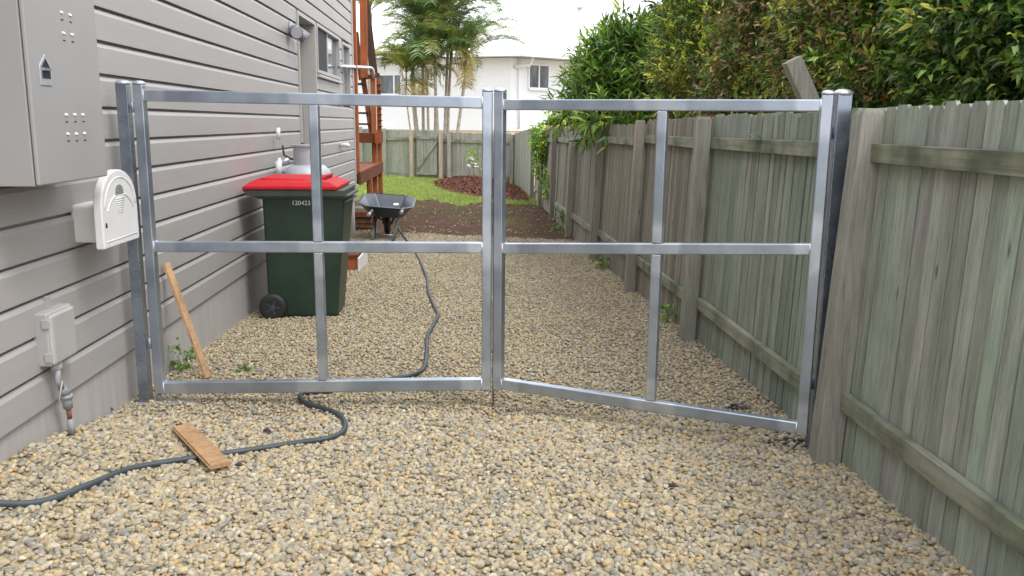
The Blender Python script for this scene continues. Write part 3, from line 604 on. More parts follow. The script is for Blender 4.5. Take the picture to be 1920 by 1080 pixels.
# ------------------------------------------------------------------ deck and stairs
dk = thing('deck', 'stained timber deck with tall posts behind the far corner of the grey house', 'deck', (-2.6, 17.8, -.35))
DXe = -1.95; mb = MB()
x = -4.6
while x < DXe-.05: mb.rnd = random.random(); mb.bb(x, x+.086, 15.74, 19.9, .735, .76); x += .09
mb.build('decking', M['deckd'], dk)
MB().bb(DXe-.045, DXe, 15.73, 19.9, .53, .762).build('fascia_beam', M['deckd'], dk, bevel=.004)
MB().bb(-4.6, DXe-.05, 15.735, 15.78, .54, .73).bb(-4.6, DXe-.05, 19.85, 19.9, .54, .73).build('joist', M['deckd2'], dk)
for (u0, u1, y, z0, z1, mt_) in ((658.5, 670.5, 15.8, .76, 6.0, 'deckw'), (698, 707, 19.3, -.4, 2.72, 'deckw'), (708.5, 716.5, 19.75, -.4, 2.60, 'deckw'), (687, 698, 18.6, -.4, .53, 'deckw'), (689, 697, 17.4, -.4, .53, 'deckw')):
    xa, xb = at(u0, 300 if z1 < 6 else 160, y).x, at(u1, 300 if z1 < 6 else 160, y).x; mb = MB(); mb.rnd = random.random(); mb.bb(xa, xb, y-.05, y+.05, z0, z1); mb.build('post', M[mt_], dk, bevel=.004)
st = thing('staircase', 'stained timber staircase rising from a landing on the deck toward the upper storey', 'stairs', (-2.3, 19.3, .76))
def pbar(pts, Y, wd, h, name, mt_, par):
    p, q = at(*pts[0], Y), at(*pts[1], Y); mb = MB(); mb.rnd = random.random(); mb.bar(p, q, wd, h, (0, 1, 0)); return mb.build(name, M[mt_], par, bevel=.003)
pbar(((681, 0), (683, 146)), 19.1, .15, .10, 'newel', 'deckw', st)
pbar(((681, 146), (698, 258)), 19.3, .11, .05, 'stringer', 'deckd', st)
pbar(((683, -10), (702, 146)), 19.6, .17, .05, 'stringer', 'deckd2', st)
pbar(((668, 60), (677, 150)), 19.9, .10, .05, 'stringer', 'deckd', st)
for v, ue in ((158, 684), (178, 687), (212, 692), (232.5, 695)):
    p, q = at(668, v, 19.35), at(ue, v, 19.35); MB().bb(p.x, q.x, 19.1, 19.4, p.z-.02, p.z+.02).build('tread', M['deckd2'], st)
p, q = at(672, 251, 19.2), at(716, 266, 19.2); MB().bb(p.x-.3, q.x-.02, 19.0, 19.7, q.z-.02, q.z+.19).build('landing', M['deckd'], st, bevel=.004)
MB().bb(q.x-.13, q.x+.0, 18.96, 19.0, q.z-.03, q.z+.22).build('joist_hanger', M['deckw'], st)
mb = MB()
for i in range(9):
    z = 1.42+i*.13; p = at(712.5, 200, 19.68); mb.bb(p.x-.05, p.x+.05, 19.66, 19.695, z, z+.02)
mb.build('post_slot', M['deckd2'], st)
p, q = at(683, 146, 19.25), at(712, 140, 19.25); MB().bar(p, q, .09, .08).build('handrail', M['deckd'], st, bevel=.004)
hr = [atx(645, 127, WX), Vector((WX+.12, 14.6, 2.55))]; e1 = at(694, 127, 19.0); e2 = at(699.5, 131, 19.1); e3 = at(700.5, 147, 19.1)
s0_ = atx(644, 125, WX+.07); s1_ = e1
tag(MB().tube([s0_+Vector((-.08, 0, 0)), s0_, s1_, e1.lerp(e2, .5)+Vector((0, 0, .012)), e2, e3], .032, 10).build('pipe_handrail', M['galv_light'], None, True), 'galvanised pipe handrail running from the house wall to the stained stair posts', 'handrail')
# stacked bricks and timber under the deck
for i, (u, v, w_, h_, mt_) in enumerate([(683, 400, .34, .10, 'deckd'), (682, 411, .40, .09, 'brick'), (686, 420, .36, .08, 'pine'), (680, 391, .36, .06, 'paling_old')]):
    p = gr(u, 428); yy = 16.1+.05*i; c = at(u, v, yy); mb = MB(); mb.rnd = random.random(); mb.box((c.x, yy, c.z), (w_, .5, h_), Matrix.Rotation(random.uniform(-.2, .2), 3, 'Z'))
    tag(mb.build('timber_offcut' if mt_ != 'brick' else 'brick', M[mt_], None, bevel=.004), ['dark stained offcut in the pile under the deck, second from its top', 'red brown brick in the pile under the deck', 'pale cut timber at the bottom of the pile under the deck', 'grey weathered offcut on top of the pile under the deck'][i], ['offcut', 'brick', 'offcut', 'offcut'][i], 'scraps piled under the deck')
# timber step for the doorway
sp0 = gr(651, 505); sx1 = at(672, 500, 10.9).x
sp = thing('timber_step', 'stained red brown timber step with a white end block beside the bin', 'step', (sx1-.3, 11.0, sp0.z))
z0s = float(zg(-1.5, 10.9))-.03; zt1 = at(660, 482, 10.85).z; zt2 = at(655, 436, 11.3).z
mb = MB(); xs0 = WX+.02
stp = [(xs0, z0s), (sx1, z0s), (sx1, zt1), (sx1-.28, zt1), (sx1-.28, zt2), (xs0, zt2)]
for yy in (10.82, 11.62): mb.rnd = random.random(); mb.prism([Vector((a, yy, b)) for a, b in stp], (0, .045, 0))
mb.build('stringer', M['deckw'], sp)
mb = MB().bb(sx1-.3, sx1+.0, 10.8, 11.69, zt1+.003, zt1+.035); mb.build('tread', M['deckd'], sp, bevel=.003); mb = MB().bb(xs0, sx1-.26, 10.8, 11.69, zt2+.003, zt2+.035); mb.build('tread', M['deckd'], sp, bevel=.003)
MB().bb(sx1+.002, sx1+.03, 10.81, 11.69, z0s-.02, zt1-.005).build('end_block', M['white'], sp, bevel=.008)
# ------------------------------------------------------------------ wheelie bin
by = 8.0; bn = thing('wheelie_bin', 'dark green wheelie bin with a red lid standing against the grey wall', 'bin', (-1.5, by, float(zg(-1.5, by))))
zb0 = float(zg(-1.5, 7.7))+.01; ztop = at(560, 352, 7.7).z
def taper(mb, b0, b1, z0, z1, mi=0):
    (x0, x1, y0, y1), (X0, X1, Y0_, Y1_) = b0, b1
    mb.add([(x0, y0, z0), (x1, y0, z0), (x1, y1, z0), (x0, y1, z0), (X0, Y0_, z1), (X1, Y0_, z1), (X1, Y1_, z1), (X0, Y1_, z1)], [(3, 2, 1, 0), (4, 5, 6, 7), (0, 1, 5, 4), (1, 2, 6, 5), (2, 3, 7, 6), (3, 0, 4, 7)], mi)
xL0, xR0 = at(503, 595, 7.72).x, at(633, 597, 7.72).x; xL1, xR1 = at(490, 362, 7.68).x, at(646, 362, 7.68).x
mb = MB(); taper(mb, (xL0, xR0, 7.74, 8.2), (xL1, xR1, 7.68, 8.32), zb0+.0, ztop-.07); mb.build('body', M['bin'], bn, bevel=.03, segs=4)
zr = ztop-.07; mb = MB(); taper(mb, (xL1-.02, xR1-.01, 7.66, 8.34), (xL1-.06, xR1+.0, 7.62, 8.38), zr-.03, zr+.0); taper(mb, (xL1-.12, xR1+.0, 7.62, 8.38), (xL1-.13, xR1+.004, 7.615, 8.385), zr+.0, zr+.055); mb.build('rim', M['binrim'], bn, bevel=.006)
mb = MB(); mb.bb(xR1+.006, xR1+.04, 7.66, 8.34, zr-.01, zr+.012); mb.bb(xR1-.012, xR1+.025, 7.7, 8.3, zr-.06, zr-.04); mb.build('front_lip', M['binrim'], bn, bevel=.006)
lid = MB(); lx0, lx1 = xL1-.13, xR1-.05; lz = zr+.058
rings = [((lx0, lx1, 7.60, 8.40), lz), ((lx0, lx1, 7.60, 8.40), lz+.03), ((lx0+.04, lx1-.07, 7.64, 8.36), lz+.062), ((lx0+.10, lx1-.2, 7.72, 8.28), lz+.092), ((lx0+.14, lx1-.34, 7.78, 8.22), lz+.10)]
vs = []
for (x0, x1, y0, y1), z in rings: vs += [(x0, y0, z), (x1, y0, z), (x1, y1, z), (x0, y1, z)]
fs = [(i*4+k, i*4+(k+1) % 4, (i+1)*4+(k+1) % 4, (i+1)*4+k) for i in range(4) for k in range(4)]+[(3, 2, 1, 0), (16, 17, 18, 19)]
lid.add(vs, fs); lo = lid.build('lid', M['red'], bn, bevel=.008, segs=3)
MB().tube([(lx1-.16, 7.78, lz+.075), (lx1-.14, 7.80, lz+.105), (lx1-.14, 8.2, lz+.105), (lx1-.16, 8.22, lz+.075)], .014, 8).bb(lx0+.12, lx1-.3, 7.70, 7.73, lz+.07, lz+.09).build('lid_handle', M['red'], lo, True)
hd = MB().tube([(lx0-.0, 7.66, lz+.0), (lx0-.0, 8.34, lz+.0)], .03, 12); hd.build('hinge_handle', M['red'], bn, True)
for yy in (7.70, 8.30):
    wc = at(512, 575, yy if yy < 8 else 7.7); wc = Vector((at(512, 575, 7.7).x, yy, at(512, 576, 7.7).z)); R = .125; s_ = -1 if yy < 8 else 1
    wh = MB().lathe([(R*.55, -.03), (R*.8, -.036), (R*.95, -.028), (R, -.012), (R, .012), (R*.95, .028), (R*.8, .036), (R*.55, .03)], wc, 28, 'Y').build('wheel', M['rubber'], bn, True)
    hb = MB().lathe([(0, -.034), (R*.16, -.034), (R*.2, -.026), (R*.5, -.020), (R*.56, -.028), (R*.6, -.02), (R*.6, .02), (R*.5, .02), (0, .03)], wc, 24, 'Y')
    for q in range(5):
        t = 2*math.pi*q/5; hb.bar(wc+Vector((math.cos(t)*.02, -.024, math.sin(t)*.02)), wc+Vector((math.cos(t)*R*.55, -.026, math.sin(t)*R*.55)), .012, .014, (0, 1, 0))
    hb.build('hub', M['wheelc'], wh)
MB().tube([(wc.x, 7.7, wc.z), (wc.x, 8.3, wc.z)], .012, 8).build('axle', M['galv'], bn, True)
fc = bpy.data.curves.new('bin_number', 'FONT'); fc.body = '120423'; fc.size = .056; fc.align_x = 'CENTER'; fc.extrude = .0008
to = bpy.data.objects.new('tmp', fc); COL.objects.link(to); bpy.context.view_layer.update()
me = bpy.data.meshes.new_from_object(to.evaluated_get(bpy.context.evaluated_depsgraph_get())); bpy.data.objects.remove(to)
tp_ = at(565, 380, 7.69); t_ = (tp_.z-zb0)/(zr-zb0); 
me.materials.append(M['white']); o = bpy.data.objects.new('number', me); COL.objects.link(o); o.parent = bn
o.location = Vector((tp_.x, 7.74-.06*t_-.004, tp_.z-.02))-bn.location; o.rotation_euler = (math.radians(90), 0, 0)
# ------------------------------------------------------------------ wheelbarrow
wbz = float(zg(-1.3, 14.5))
wb = thing('wheelbarrow', 'black tray wheelbarrow parked at the gravel edge near the deck', 'wheelbarrow', (-1.35, 14.6, wbz))
Yt = 14.5; ctr = at(724, 376, Yt); q0 = at(672, 368, 14.6); q1 = at(776, 384, 14.4); HX = (q1.x-q0.x)/2
# rim ellipse-like octagon in plan: near edge lower in picture, tray tilts slightly to the right
rimz = at(724, 379, 14.5).z; dep = .50
def ring(cx_, cy__, hx, hy, z, tilt, k=.62):
    out = []
    for a, b in ((-1, -k), (-k*1.05, -1), (k*1.05, -1), (1, -k), (1, k), (k*1.05, 1), (-k*1.05, 1), (-1, k)): out.append((cx_+a*hx, cy__+b*hy, z-tilt*a+(.055*b if hy > .5 else 0)))
    return out
cxb = (q0.x+q1.x)/2; tl = .035
rr = [ring(cxb, 14.75, HX+.0, .62, rimz, tl), ring(cxb, 14.75, HX-.03, .59, rimz+.015, tl), ring(cxb, 14.75, HX-.05, .57, rimz, tl), ring(cxb+.0, 14.8, HX*.52, .33, rimz-.24, tl*.5)]
ro = [ring(cxb, 14.75, HX+.0, .62, rimz, tl), ring(cxb, 14.75, HX-.03, .58, rimz-.01, tl), ring(cxb, 14.8, HX*.55, .35, rimz-.255, tl*.5)]
vs = sum(rr, []); n1 = len(vs); vs += sum(ro, []); fs = [(i*8+k, i*8+(k+1) % 8, (i+1)*8+(k+1) % 8, (i+1)*8+k) for i in range(3) for k in range(8)]+[tuple(24+k for k in range(8))]
fs += [(n1+i*8+k, n1+(i+1)*8+k, n1+(i+1)*8+(k+1) % 8, n1+i*8+(k+1) % 8) for i in range(2) for k in range(8)]+[tuple(n1+16+k for k in range(8))[::-1]]
tr = MB().add(vs, fs).build('tray', M['tray'], wb, smooth=False, bevel=.02, segs=3, fixn=False)
MB().box((cxb+.12, 15.07, rimz-.09), (.09, .012, .05), Matrix.Rotation(math.radians(-50), 3, 'X')).build('sticker', M['white'], tr)
lg0, lg1 = at(699, 437, 14.2), at(737, 443, 13.95)
for i, (lg, hg) in enumerate(((lg0, at(691, 403, 13.4)), (lg1, at(752, 399, 13.4)))):
    base = Vector((lg.x, lg.y, float(zg(lg.x, lg.y)))); ux = cxb+(-.20 if i == 0 else .22)
    MB().tube([Vector((ux, lg.y+.25, rimz-.24)), base+Vector((0, .0, .03)), base+Vector((0, .14, .0)), Vector((ux*.5+base.x*.5, lg.y+.5, rimz-.3))], .022, 8).build('leg', M['barrowf'], wb, True)
    MB().tube([Vector((cxb+(-.08 if i == 0 else .08), 15.5, wbz+.18)), Vector((ux, 14.6, rimz-.25)), Vector((hg.x, 13.9, hg.z+.02)), hg], .02, 8).build('handle', M['barrowf'], wb, True)
    MB().tube([hg+Vector((0, .16, .005)), hg], .027, 10).build('grip', M['grey_pl'], wb, True)
MB().tube([Vector((lg0.x, lg0.y+.1, wbz+.12)), Vector((lg1.x, lg1.y+.1, wbz+.12))], .014, 8).build('cross_brace', M['galv'], wb, True)
wc = Vector((at(725, 430, 14.9).x, 15.05, wbz+.2))
wl = MB().lathe([(.10, -.04), (.16, -.045), (.2, -.025), (.205, 0), (.2, .025), (.16, .045), (.10, .04)], wc, 24, 'X').build('wheel', M['rubber'], wb, True)
MB().lathe([(0, -.03), (.1, -.03), (.1, .03), (0, .03)], wc, 16, 'X').build('hub', M['wheelc'], wl, True)
MB().bar(wc+Vector((-.07, 0, 0)), Vector((cxb-.1, 14.9, rimz-.25)), .03, .03).build('wheel_bracket', M['barrowf'], wb)
MB().bar(wc+Vector((.07, 0, 0)), Vector((cxb+.12, 14.9, rimz-.25)), .03, .03).build('wheel_bracket', M['barrowf'], wb)
# ------------------------------------------------------------------ hose, offcuts, debris
def smoothpath(P, n=7):
    out = []
    for i in range(len(P)-1):
        p0, p1, p2, p3 = P[max(i-1, 0)], P[i], P[i+1], P[min(i+2, len(P)-1)]
        for k in range(n):
            t = k/n; out.append(.5*((2*p1)+(p2-p0)*t+(2*p0-5*p1+4*p2-p3)*t*t+(3*p1-p0-3*p2+p3)*t**3))
    return out+[P[-1]]
hp = [(-140, 925), (-40, 940), (40, 945), (100, 935), (170, 908), (250, 878), (370, 858), (480, 842), (560, 830), (610, 823), (640, 812), (647, 795), (635, 777), (605, 765), (575, 756), (563, 745), (572, 737), (620, 733), (690, 722), (740, 709), (775, 703), (795, 690), (800, 660), (802, 630), (815, 605), (821, 590), (812, 570), (803, 545), (800, 520), (790, 495), (778, 472), (766, 455), (755, 440), (747, 427)]
hose = MB().tube(smoothpath([gr(u, v, .022) for u, v in hp]), .0155, 10).build('garden_hose', M['hose'], None, True)
tag(hose, 'dark blue grey garden hose snaking over the gravel and under the gate', 'hose')
def offc(name, p0, p1, wd, th, label, grp=None, mt_='pine', up=(0, 0, 1)):
    mb = MB(); mb.rnd = random.random(); mb.bar(p0, p1, wd, th, up); d = (p1-p0).normalized(); r = d.cross(Vector(up)).normalized(); u = r.cross(d)
    mb.bar(p0+r*(wd/2+.004), p1+r*(wd/2+.004), .008, th*.4, up); mb.bar(p0-r*(wd/2+.004), p1-r*(wd/2+.004), .008, th*.4, up)
    return tag(mb.build(name, M[mt_], None, bevel=.002), label, 'timber offcut', grp)
a = gr(341, 800, .035); b = gr(413, 873, .045)
offc('timber_offcut', a, b, .092, .024, 'short tan timber board lying on the gravel across the hose')
pb = gr(390, 708, .01); pt = atx(311, 493, WX+.03); offc('timber_offcut', pb, pt, .034, .02, 'long thin orange tan batten leaning against the weatherboards inside the left gate leaf', up=(.6, -.8, 0))
def clump(name, c, n, r, s, label, col, cat='debris'):
    mb = MB()
    for _ in range(n):
        q = Vector((c.x+random.gauss(0, r[0]), c.y+random.gauss(0, r[1]), c.z+random.uniform(0, r[2]))); mt = Matrix.Rotation(random.uniform(0, 6), 3, 'Z') @ Matrix.Rotation(random.uniform(-.6, .6), 3, 'X')
        mb.box(q, (s*random.uniform(.5, 1.4), s*random.uniform(.3, .8), s*random.uniform(.2, .5)), mt)
    return tag(mb.build(name, col, None), label, cat)
clump('debris_clump', gr(1385, 768), 26, (.045, .03, .02), .028, 'small clump of dark debris on the gravel inside the right gate leaf', M['debris'])
clump('debris_clump', gr(1480, 835), 34, (.07, .04, .02), .026, 'dark debris at the foot of the right gate post', M['debris'])
for i, (u, v) in enumerate([(448, 873), (1262, 912), (205, 768), (500, 808)]):
    p = gr(u, v, .02); mb = MB(); mb.tube([p+Vector((-.02, 0, 0)), p+Vector((0, .006, .008)), p+Vector((.025, -.004, 0))], [.004, .012, .003], 7)
    tag(mb.build('fallen_leaf', M['debris'], None, True), ['small dark lump beside the end of the tan timber board', 'small dark leaf alone on the right foreground gravel', 'dark leaf against the wall base left of the gate post', 'tiny dark leaf on the gravel above the hose'][i], 'leaf litter')
# ------------------------------------------------------------------ foliage
def leafmesh(name, parent, P, D, N, L, Wd, col, bend=.25):
    """P base, D direction, N normal-ish, arrays"""
    n = len(P); D = D/np.linalg.norm(D, axis=1)[:, None]; Rr = np.cross(D, N); Rr /= np.linalg.norm(Rr, axis=1)[:, None]+1e-9; U = np.cross(Rr, D)
    L = L[:, None]; W_ = Wd[:, None]; mid = P+D*L*.45+U*L*.06
    tip = P+D*L-U*L*bend
    l_ = mid-Rr*W_/2+U*W_*.18; r_ = mid+Rr*W_/2+U*W_*.18
    m2 = P+D*L*.78-U*L*bend*.42; l2 = m2-Rr*W_*.3+U*W_*.12; r2 = m2+Rr*W_*.3+U*W_*.12; l_ = l_-D*L*.12; r_ = r_-D*L*.12
    V = np.stack([P, l_, mid, r_, l2, m2, r2, tip], 1).reshape(-1, 3); b = (np.arange(n)*8)[:, None, None]
    Fc = (np.array([[0, 2, 1], [0, 3, 2], [1, 2, 5], [1, 5, 4], [2, 3, 6], [2, 6, 5], [4, 5, 7], [5, 6, 7]])[None]+b).reshape(-1, 3)
    return npmesh(name, V, Fc, M['leaf'], parent, np.repeat(np.clip(col, 0, 1), 8, 0), smooth=False)
def crown(name, parent, blobs, nclu, per, L, Wd, pal, palw, cr_=.13, shell=.55, droop=.3, hue=None, cut=None):
    vols = np.array([b[1][0]*b[1][1]*b[1][2] for b in blobs])**.75; pick = rng.choice(len(blobs), nclu, p=vols/vols.sum())
    C = np.array([b[0] for b in blobs])[pick]; Rr = np.array([b[1] for b in blobs])[pick]
    d = rng.normal(size=(nclu, 3)); d /= np.linalg.norm(d, axis=1)[:, None]; rad = rng.uniform(shell**3, 1.0, nclu)**(1/3.)*rng.uniform(.92, 1.08, nclu)
    cen = C+d*Rr*rad[:, None]
    if cut is not None: k = cut(cen); cen = cen[k]; d = d[k]; nclu = len(cen)
    nn = nclu*per; ci = np.repeat(np.arange(nclu), per); od = d[ci]
    jd = rng.normal(size=(nn, 3)); jd /= np.linalg.norm(jd, axis=1)[:, None]
    tw = od+rng.normal(size=(nclu, 3))[ci]*.55+np.array([0, 0, .35]); tw /= np.linalg.norm(tw, axis=1)[:, None]; tt = rng.random((nn, 1))
    P = cen[ci]+jd*rng.uniform(0, cr_*.28, (nn, 1))+tw*(tt-.35)*cr_*2.1; D = jd*.8+tw*(.5+.5*tt)+np.array([0, 0, -droop])*rng.uniform(0, 2, (nn, 1))+np.array([0, 0, .25]); 
    N = np.array([0, 0, 1.0])+rng.normal(size=(nn, 3))*.55
    pc = rng.choice(len(pal), nclu, p=np.array(palw)/sum(palw)); base = np.array(pal)[pc]
    if hue is not None: base = hue(cen, base)
    col = base[ci]*rng.uniform(.6, 1.35, (nn, 1)); young = (rng.random(nclu) < .3)[ci] & (tt[:, 0] > .6); col[young] = col[young]*1.25+np.array([.07, .09, .0]); sw = rng.random(nn) < .22; col[sw] = np.array(pal)[rng.integers(0, len(pal), sw.sum())]
    return leafmesh(name, parent, P, D, N, L*rng.uniform(.65, 1.25, nn), Wd*rng.uniform(.7, 1.2, nn), col)
def branchy(parent, base, tops, r, name='trunk', mat='stem'):
    mb = MB(); base = Vector(base)
    for i, t in enumerate(tops):
        t = Vector(t); m_ = base.lerp(t, .5)+Vector((random.uniform(-.12, .12), random.uniform(-.12, .12), .1)); b0 = base+Vector((random.uniform(-.05, .05), random.uniform(-.05, .05), 0))
        mb.tube([b0, base.lerp(t, .25)+Vector((random.uniform(-.06, .06), 0, 0)), m_, t], [r, r*.8, r*.55, r*.2], 8)
        for _ in range(3):
            a = m_.lerp(t, random.uniform(0, .8)); mb.tube([a, a+Vector((random.uniform(-.4, .4), random.uniform(-.4, .4), random.uniform(.1, .45)))], [r*.35, r*.08], 6)
    return mb.build(name, M[mat], parent, True)
DG = (.05, .11, .025); G1 = (.11, .22, .04); G2 = (.20, .36, .06); YG = (.42, .50, .07); YL = (.62, .58, .09); BR1 = (.25, .15, .05); RB1 = (.42, .27, .12); OL = (.19, .22, .05); PKK = (.60, .46, .30)
# long leaved tree over the far fence
fx = lambda y: 1.92
t1 = thing('leafy_tree', 'bright green long leaved tree leaning over the far part of the side fence', 'tree', (2.9, 13.0, -.3))
branchy(t1, (2.9, 13.0, -.3), [(2.5, 12.8, 2.6), (2.1, 12.6, 2.2), (3.1, 13.2, 2.9), (2.6, 12.2, 1.9)], .06)
crown('crown', t1, [((2.35, 12.9, 2.35), (.75, .9, .75)), ((1.95, 12.8, 1.95), (.55, .6, .45)), ((2.75, 12.6, 2.0), (.7, .9, .6)), ((2.85, 12.9, 2.6), (.55, .7, .5)), ((1.98, 12.0, 1.72), (.28, .5, .22))], 1050, 14, .20, .040, [DG, G1, G2, YG], [2, 4, 4, 1], .2, .3, .25)
t1b = thing('leafy_tree', 'tall dark green tree with bare grey forked branches behind the long leaved tree', 'tree', (3.6, 13.5, -.3))
branchy(t1b, (3.4, 12.2, -.3), [(3.1, 11.6, 4.4), (3.5, 12.0, 4.8), (2.75, 11.3, 3.3), (3.2, 11.2, 3.6)], .045)
bo = MB()
for a, b, c in (((1258, 40), (1262, 75), (1272, 92)), ((1230, 35), (1250, 50), (1266, 66)), ((1263, 0), (1264, 40), (1270, 92)), ((1243, 30), (1252, 52), (1268, 60))): bo.tube([at(*a, 10.4), at(*b, 10.4), at(*c, 10.5)], [.008, .014, .018], 6)
bo.build('bare_branch', M['stem'], t1b, True)
crown('crown', t1b, [((3.45, 12.3, 3.4), (.8, 1.0, .8)), ((3.7, 12.0, 4.4), (1.05, 1.1, .9)), ((3.4, 11.8, 2.6), (.8, 1.0, .8)), ((4.1, 11.3, 3.4), (.9, .9, .9)), ((3.2, 12.2, 3.9), (.55, .6, .5))], 1500, 14, .18, .06, [DG, G1, (.04, .09, .02), G2], [4, 4, 2, 1], .18, .3, .45)
# yellow green bush
t2 = thing('yellow_bush', 'yellow green fine leaved bush behind the fence left of the leaning post', 'bush', (2.8, 9.8, -.2))
branchy(t2, (2.8, 9.8, -.2), [(2.6, 9.6, 3.4), (2.4, 9.4, 2.4), (3.1, 9.9, 4.0)], .05)
crown('crown', t2, [((2.75, 9.9, 2.7), (.6, .7, .9)), ((3.0, 9.9, 3.7), (.8, .8, .8)), ((2.45, 9.6, 2.1), (.42, .6, .5)), ((2.35, 9.9, 2.5), (.28, .4, .4))], 1500, 15, .075, .022, [OL, G1, YG, YL, DG], [3, 3, 3.2, 1.6, 3], .12, .35, .35)
# mixed brown tinted hedge in three bushes
def hue_b(c, base):
    f = np.sin(c[:, 1]*3.1+c[:, 2]*2.3)*.5+np.sin(c[:, 2]*5-c[:, 1]*2)*.5; b = base.copy(); k = (f > .55); b[k] = b[k]*.4+np.array(YG)*.6; return b
hg = [('bronze tinted dense hedge bush behind the fence, above the leaning post', (2.85, 7.7), [((2.75, 7.9, 2.2), (.75, 1.1, .75)), ((3.0, 7.8, 3.1), (.9, 1.2, .9)), ((2.45, 8.2, 1.85), (.42, .8, .32))], [DG, BR1, RB1, OL, G1, PKK], [4, 2.6, 1.8, 3, 2, .8]),
      ('brown and olive hedge bush with yellow new shoots behind the gate hinge post', (2.8, 5.9), [((2.75, 6.1, 2.2), (.72, 1.0, .7)), ((2.95, 6.0, 3.0), (.85, 1.1, .8)), ((2.38, 5.6, 1.9), (.33, .7, .26))], [DG, BR1, OL, G1, YG, RB1], [5, 1.8, 3.5, 3, 1.2, 1.0]),
      ('dark green glossy hedge bush behind the fence at the right edge', (2.8, 4.1), [((2.8, 4.2, 2.2), (.72, 1.1, .7)), ((3.0, 4.2, 2.9), (.8, 1.1, .7))], [DG, G1, (.035, .085, .02), G2, OL, YG], [5, 3.5, 3, 1.6, 1.5, .5]),
      ('mid green hedge bush nearest the viewer beyond the right picture edge', (2.85, 2.4), [((2.85, 2.4, 2.2), (.72, 1.1, .7)), ((3.0, 2.3, 2.8), (.8, 1.0, .7))], [DG, G1, G2, OL], [5, 4, 1.6, 1])]
for i, (lab, (hx_, hy_), bl, pal, pw) in enumerate(hg[:3]):
    t = thing('hedge_bush', lab, 'hedge', (hx_, hy_, 0)); bl = [((c[0]+.22, c[1], c[2]), r) for c, r in bl]; branchy(t, (hx_, hy_, -.05), [(hx_-.2, hy_+.5, 3.0), (hx_, hy_-.5, 3.1), (hx_-.3, hy_, 2.3)], .04)
    L_ = [.062, .060, .066][i]; crown('crown', t, bl, [4200, 5000, 5200][i], 15, L_, L_*.38, pal, pw, .13, .45, .4, hue_b if i < 2 else None, cut=lambda c: (c[:, 0] > 2.02) | (c[:, 2] > 1.85))
    cr0 = [q for q in bpy.data.objects if q.parent == t and q.name.startswith('crown')][0]; sh = crown('new_shoots', t, [(c, (r[0]*1.1, r[1]*1.05, r[2]*1.1)) for c, r in bl], [90, 110, 80][i], 13, L_*1.15, L_*.42, [YG, YL, G2], [3, 1.5, 2.5], .16, .9, .1, None, cut=lambda c: (c[:, 0] < 2.75) & (c[:, 2] > 1.9))
    with bpy.context.temp_override(active_object=cr0, object=cr0, selected_editable_objects=[cr0, sh], selected_objects=[cr0, sh]): bpy.ops.object.join()
# background filler bushes so that no sky shows low behind the hedge
t = thing('hedge_bush', 'dark mass of deeper foliage standing behind the bronze hedge bushes', 'hedge', (4.3, 7.5, 0)); branchy(t, (4.3, 7.5, -.05), [(4.2, 6.5, 3.4), (4.2, 8.5, 3.6)], .07)
crown('crown', t, [((4.0, 5.0, 3.0), (.8, 1.6, 1.6)), ((4.1, 7.6, 3.2), (.9, 1.7, 1.8)), ((4.2, 10.2, 3.4), (.9, 1.7, 1.9))], 2600, 12, .13, .055, [DG, G1, OL], [5, 2, 1], .22, .5, .3)
# small light shrub and creeper on the far fence
t = thing('small_bush', 'small lime green shrub showing over the far end of the side fence', 'bush', (2.3, 17.5, -.2)); branchy(t, (2.3, 17.5, -.3), [(2.0, 17.3, 1.9), (2.3, 17.6, 2.0)], .02)
crown('crown', t, [((2.15, 17.6, 1.75), (.38, .5, .28)), ((1.9, 18.2, 1.7), (.2, .4, .2))], 150, 11, .10, .05, [G2, YG, YL, G1], [2, 3, 1, 2], .12, .2)
vn = thing('creeper_vine', 'green creeper hanging over the far posts of the side fence', 'vine', (1.72, 19.3, -.3))
MB().tube([(1.66, 19.9, -.3), (1.68, 19.9, .5), (1.66, 20.0, 1.4)], [.02, .015, .01], 6).build('stem', M['stem'], vn, True)
crown('foliage', vn, [((1.66, 20.2, 1.25), (.16, .55, .36)), ((1.68, 20.3, .75), (.08, .35, .35)), ((1.72, 19.0, .3), (.03, .4, .3))], 210, 11, .075, .045, [G1, G2, YG], [3, 4, 1.5], .1, .2)
for i, (u, v, X, hh, sp_, nc, lab) in enumerate([(343, 648, WX+.08, .09, .07, 10, 'small green weed at the wall base behind the leaning batten'), (1252, 585, 1.78, .10, .09, 9, 'low green weed by the fence foot behind the right gate leaf'), (1130, 415, 1.74, .16, .06, 7, 'green weed climbing the far fence posts'), (1050, 395, 1.72, .2, .1, 9, 'weedy tuft at the foot of the far fence'), (455, 640, WX+.5, .015, .035, 3, 'tiny weed in the gravel left of the bin')]):
    p = atx(u, v, X); zz = float(zg(p.x, p.y)); t = thing('weed', lab, 'weed', (p.x, p.y, zz))
    mb = MB()
    for _ in range(4): mb.tube([(p.x+random.uniform(-.02, .02), p.y, zz-.01), (p.x+random.uniform(-.05, .05), p.y+random.uniform(-.04, .04), zz+hh*1.3)], [.003, .0015], 5)
    mb.build('stem', plain('weed_stem', (.1, .2, .05), .6), t); crown('foliage', t, [((p.x, p.y, zz+hh), (sp_, sp_, hh))], nc*2, 8, .035+.02*(p.y > 9), .016+.01*(p.y > 9), [G1, G2, (.14, .26, .06)], [1, 2, 2], .03, .1)
# leaf lying on rail
p = atx(1415, 255, 1.83); lf = leafmesh('fallen_leaf', None, np.array([[p.x, p.y+.1, 1.585]]), np.array([[.0, -1, .12]]), np.array([[-.6, 0, 1.0]]), np.array([.16]), np.array([.05]), np.array([(.02, .045, .015)])); lf.name = 'rail_leaf'; tag(lf, 'dark green leaf resting on the upper fence rail beyond the gate', 'leaf')
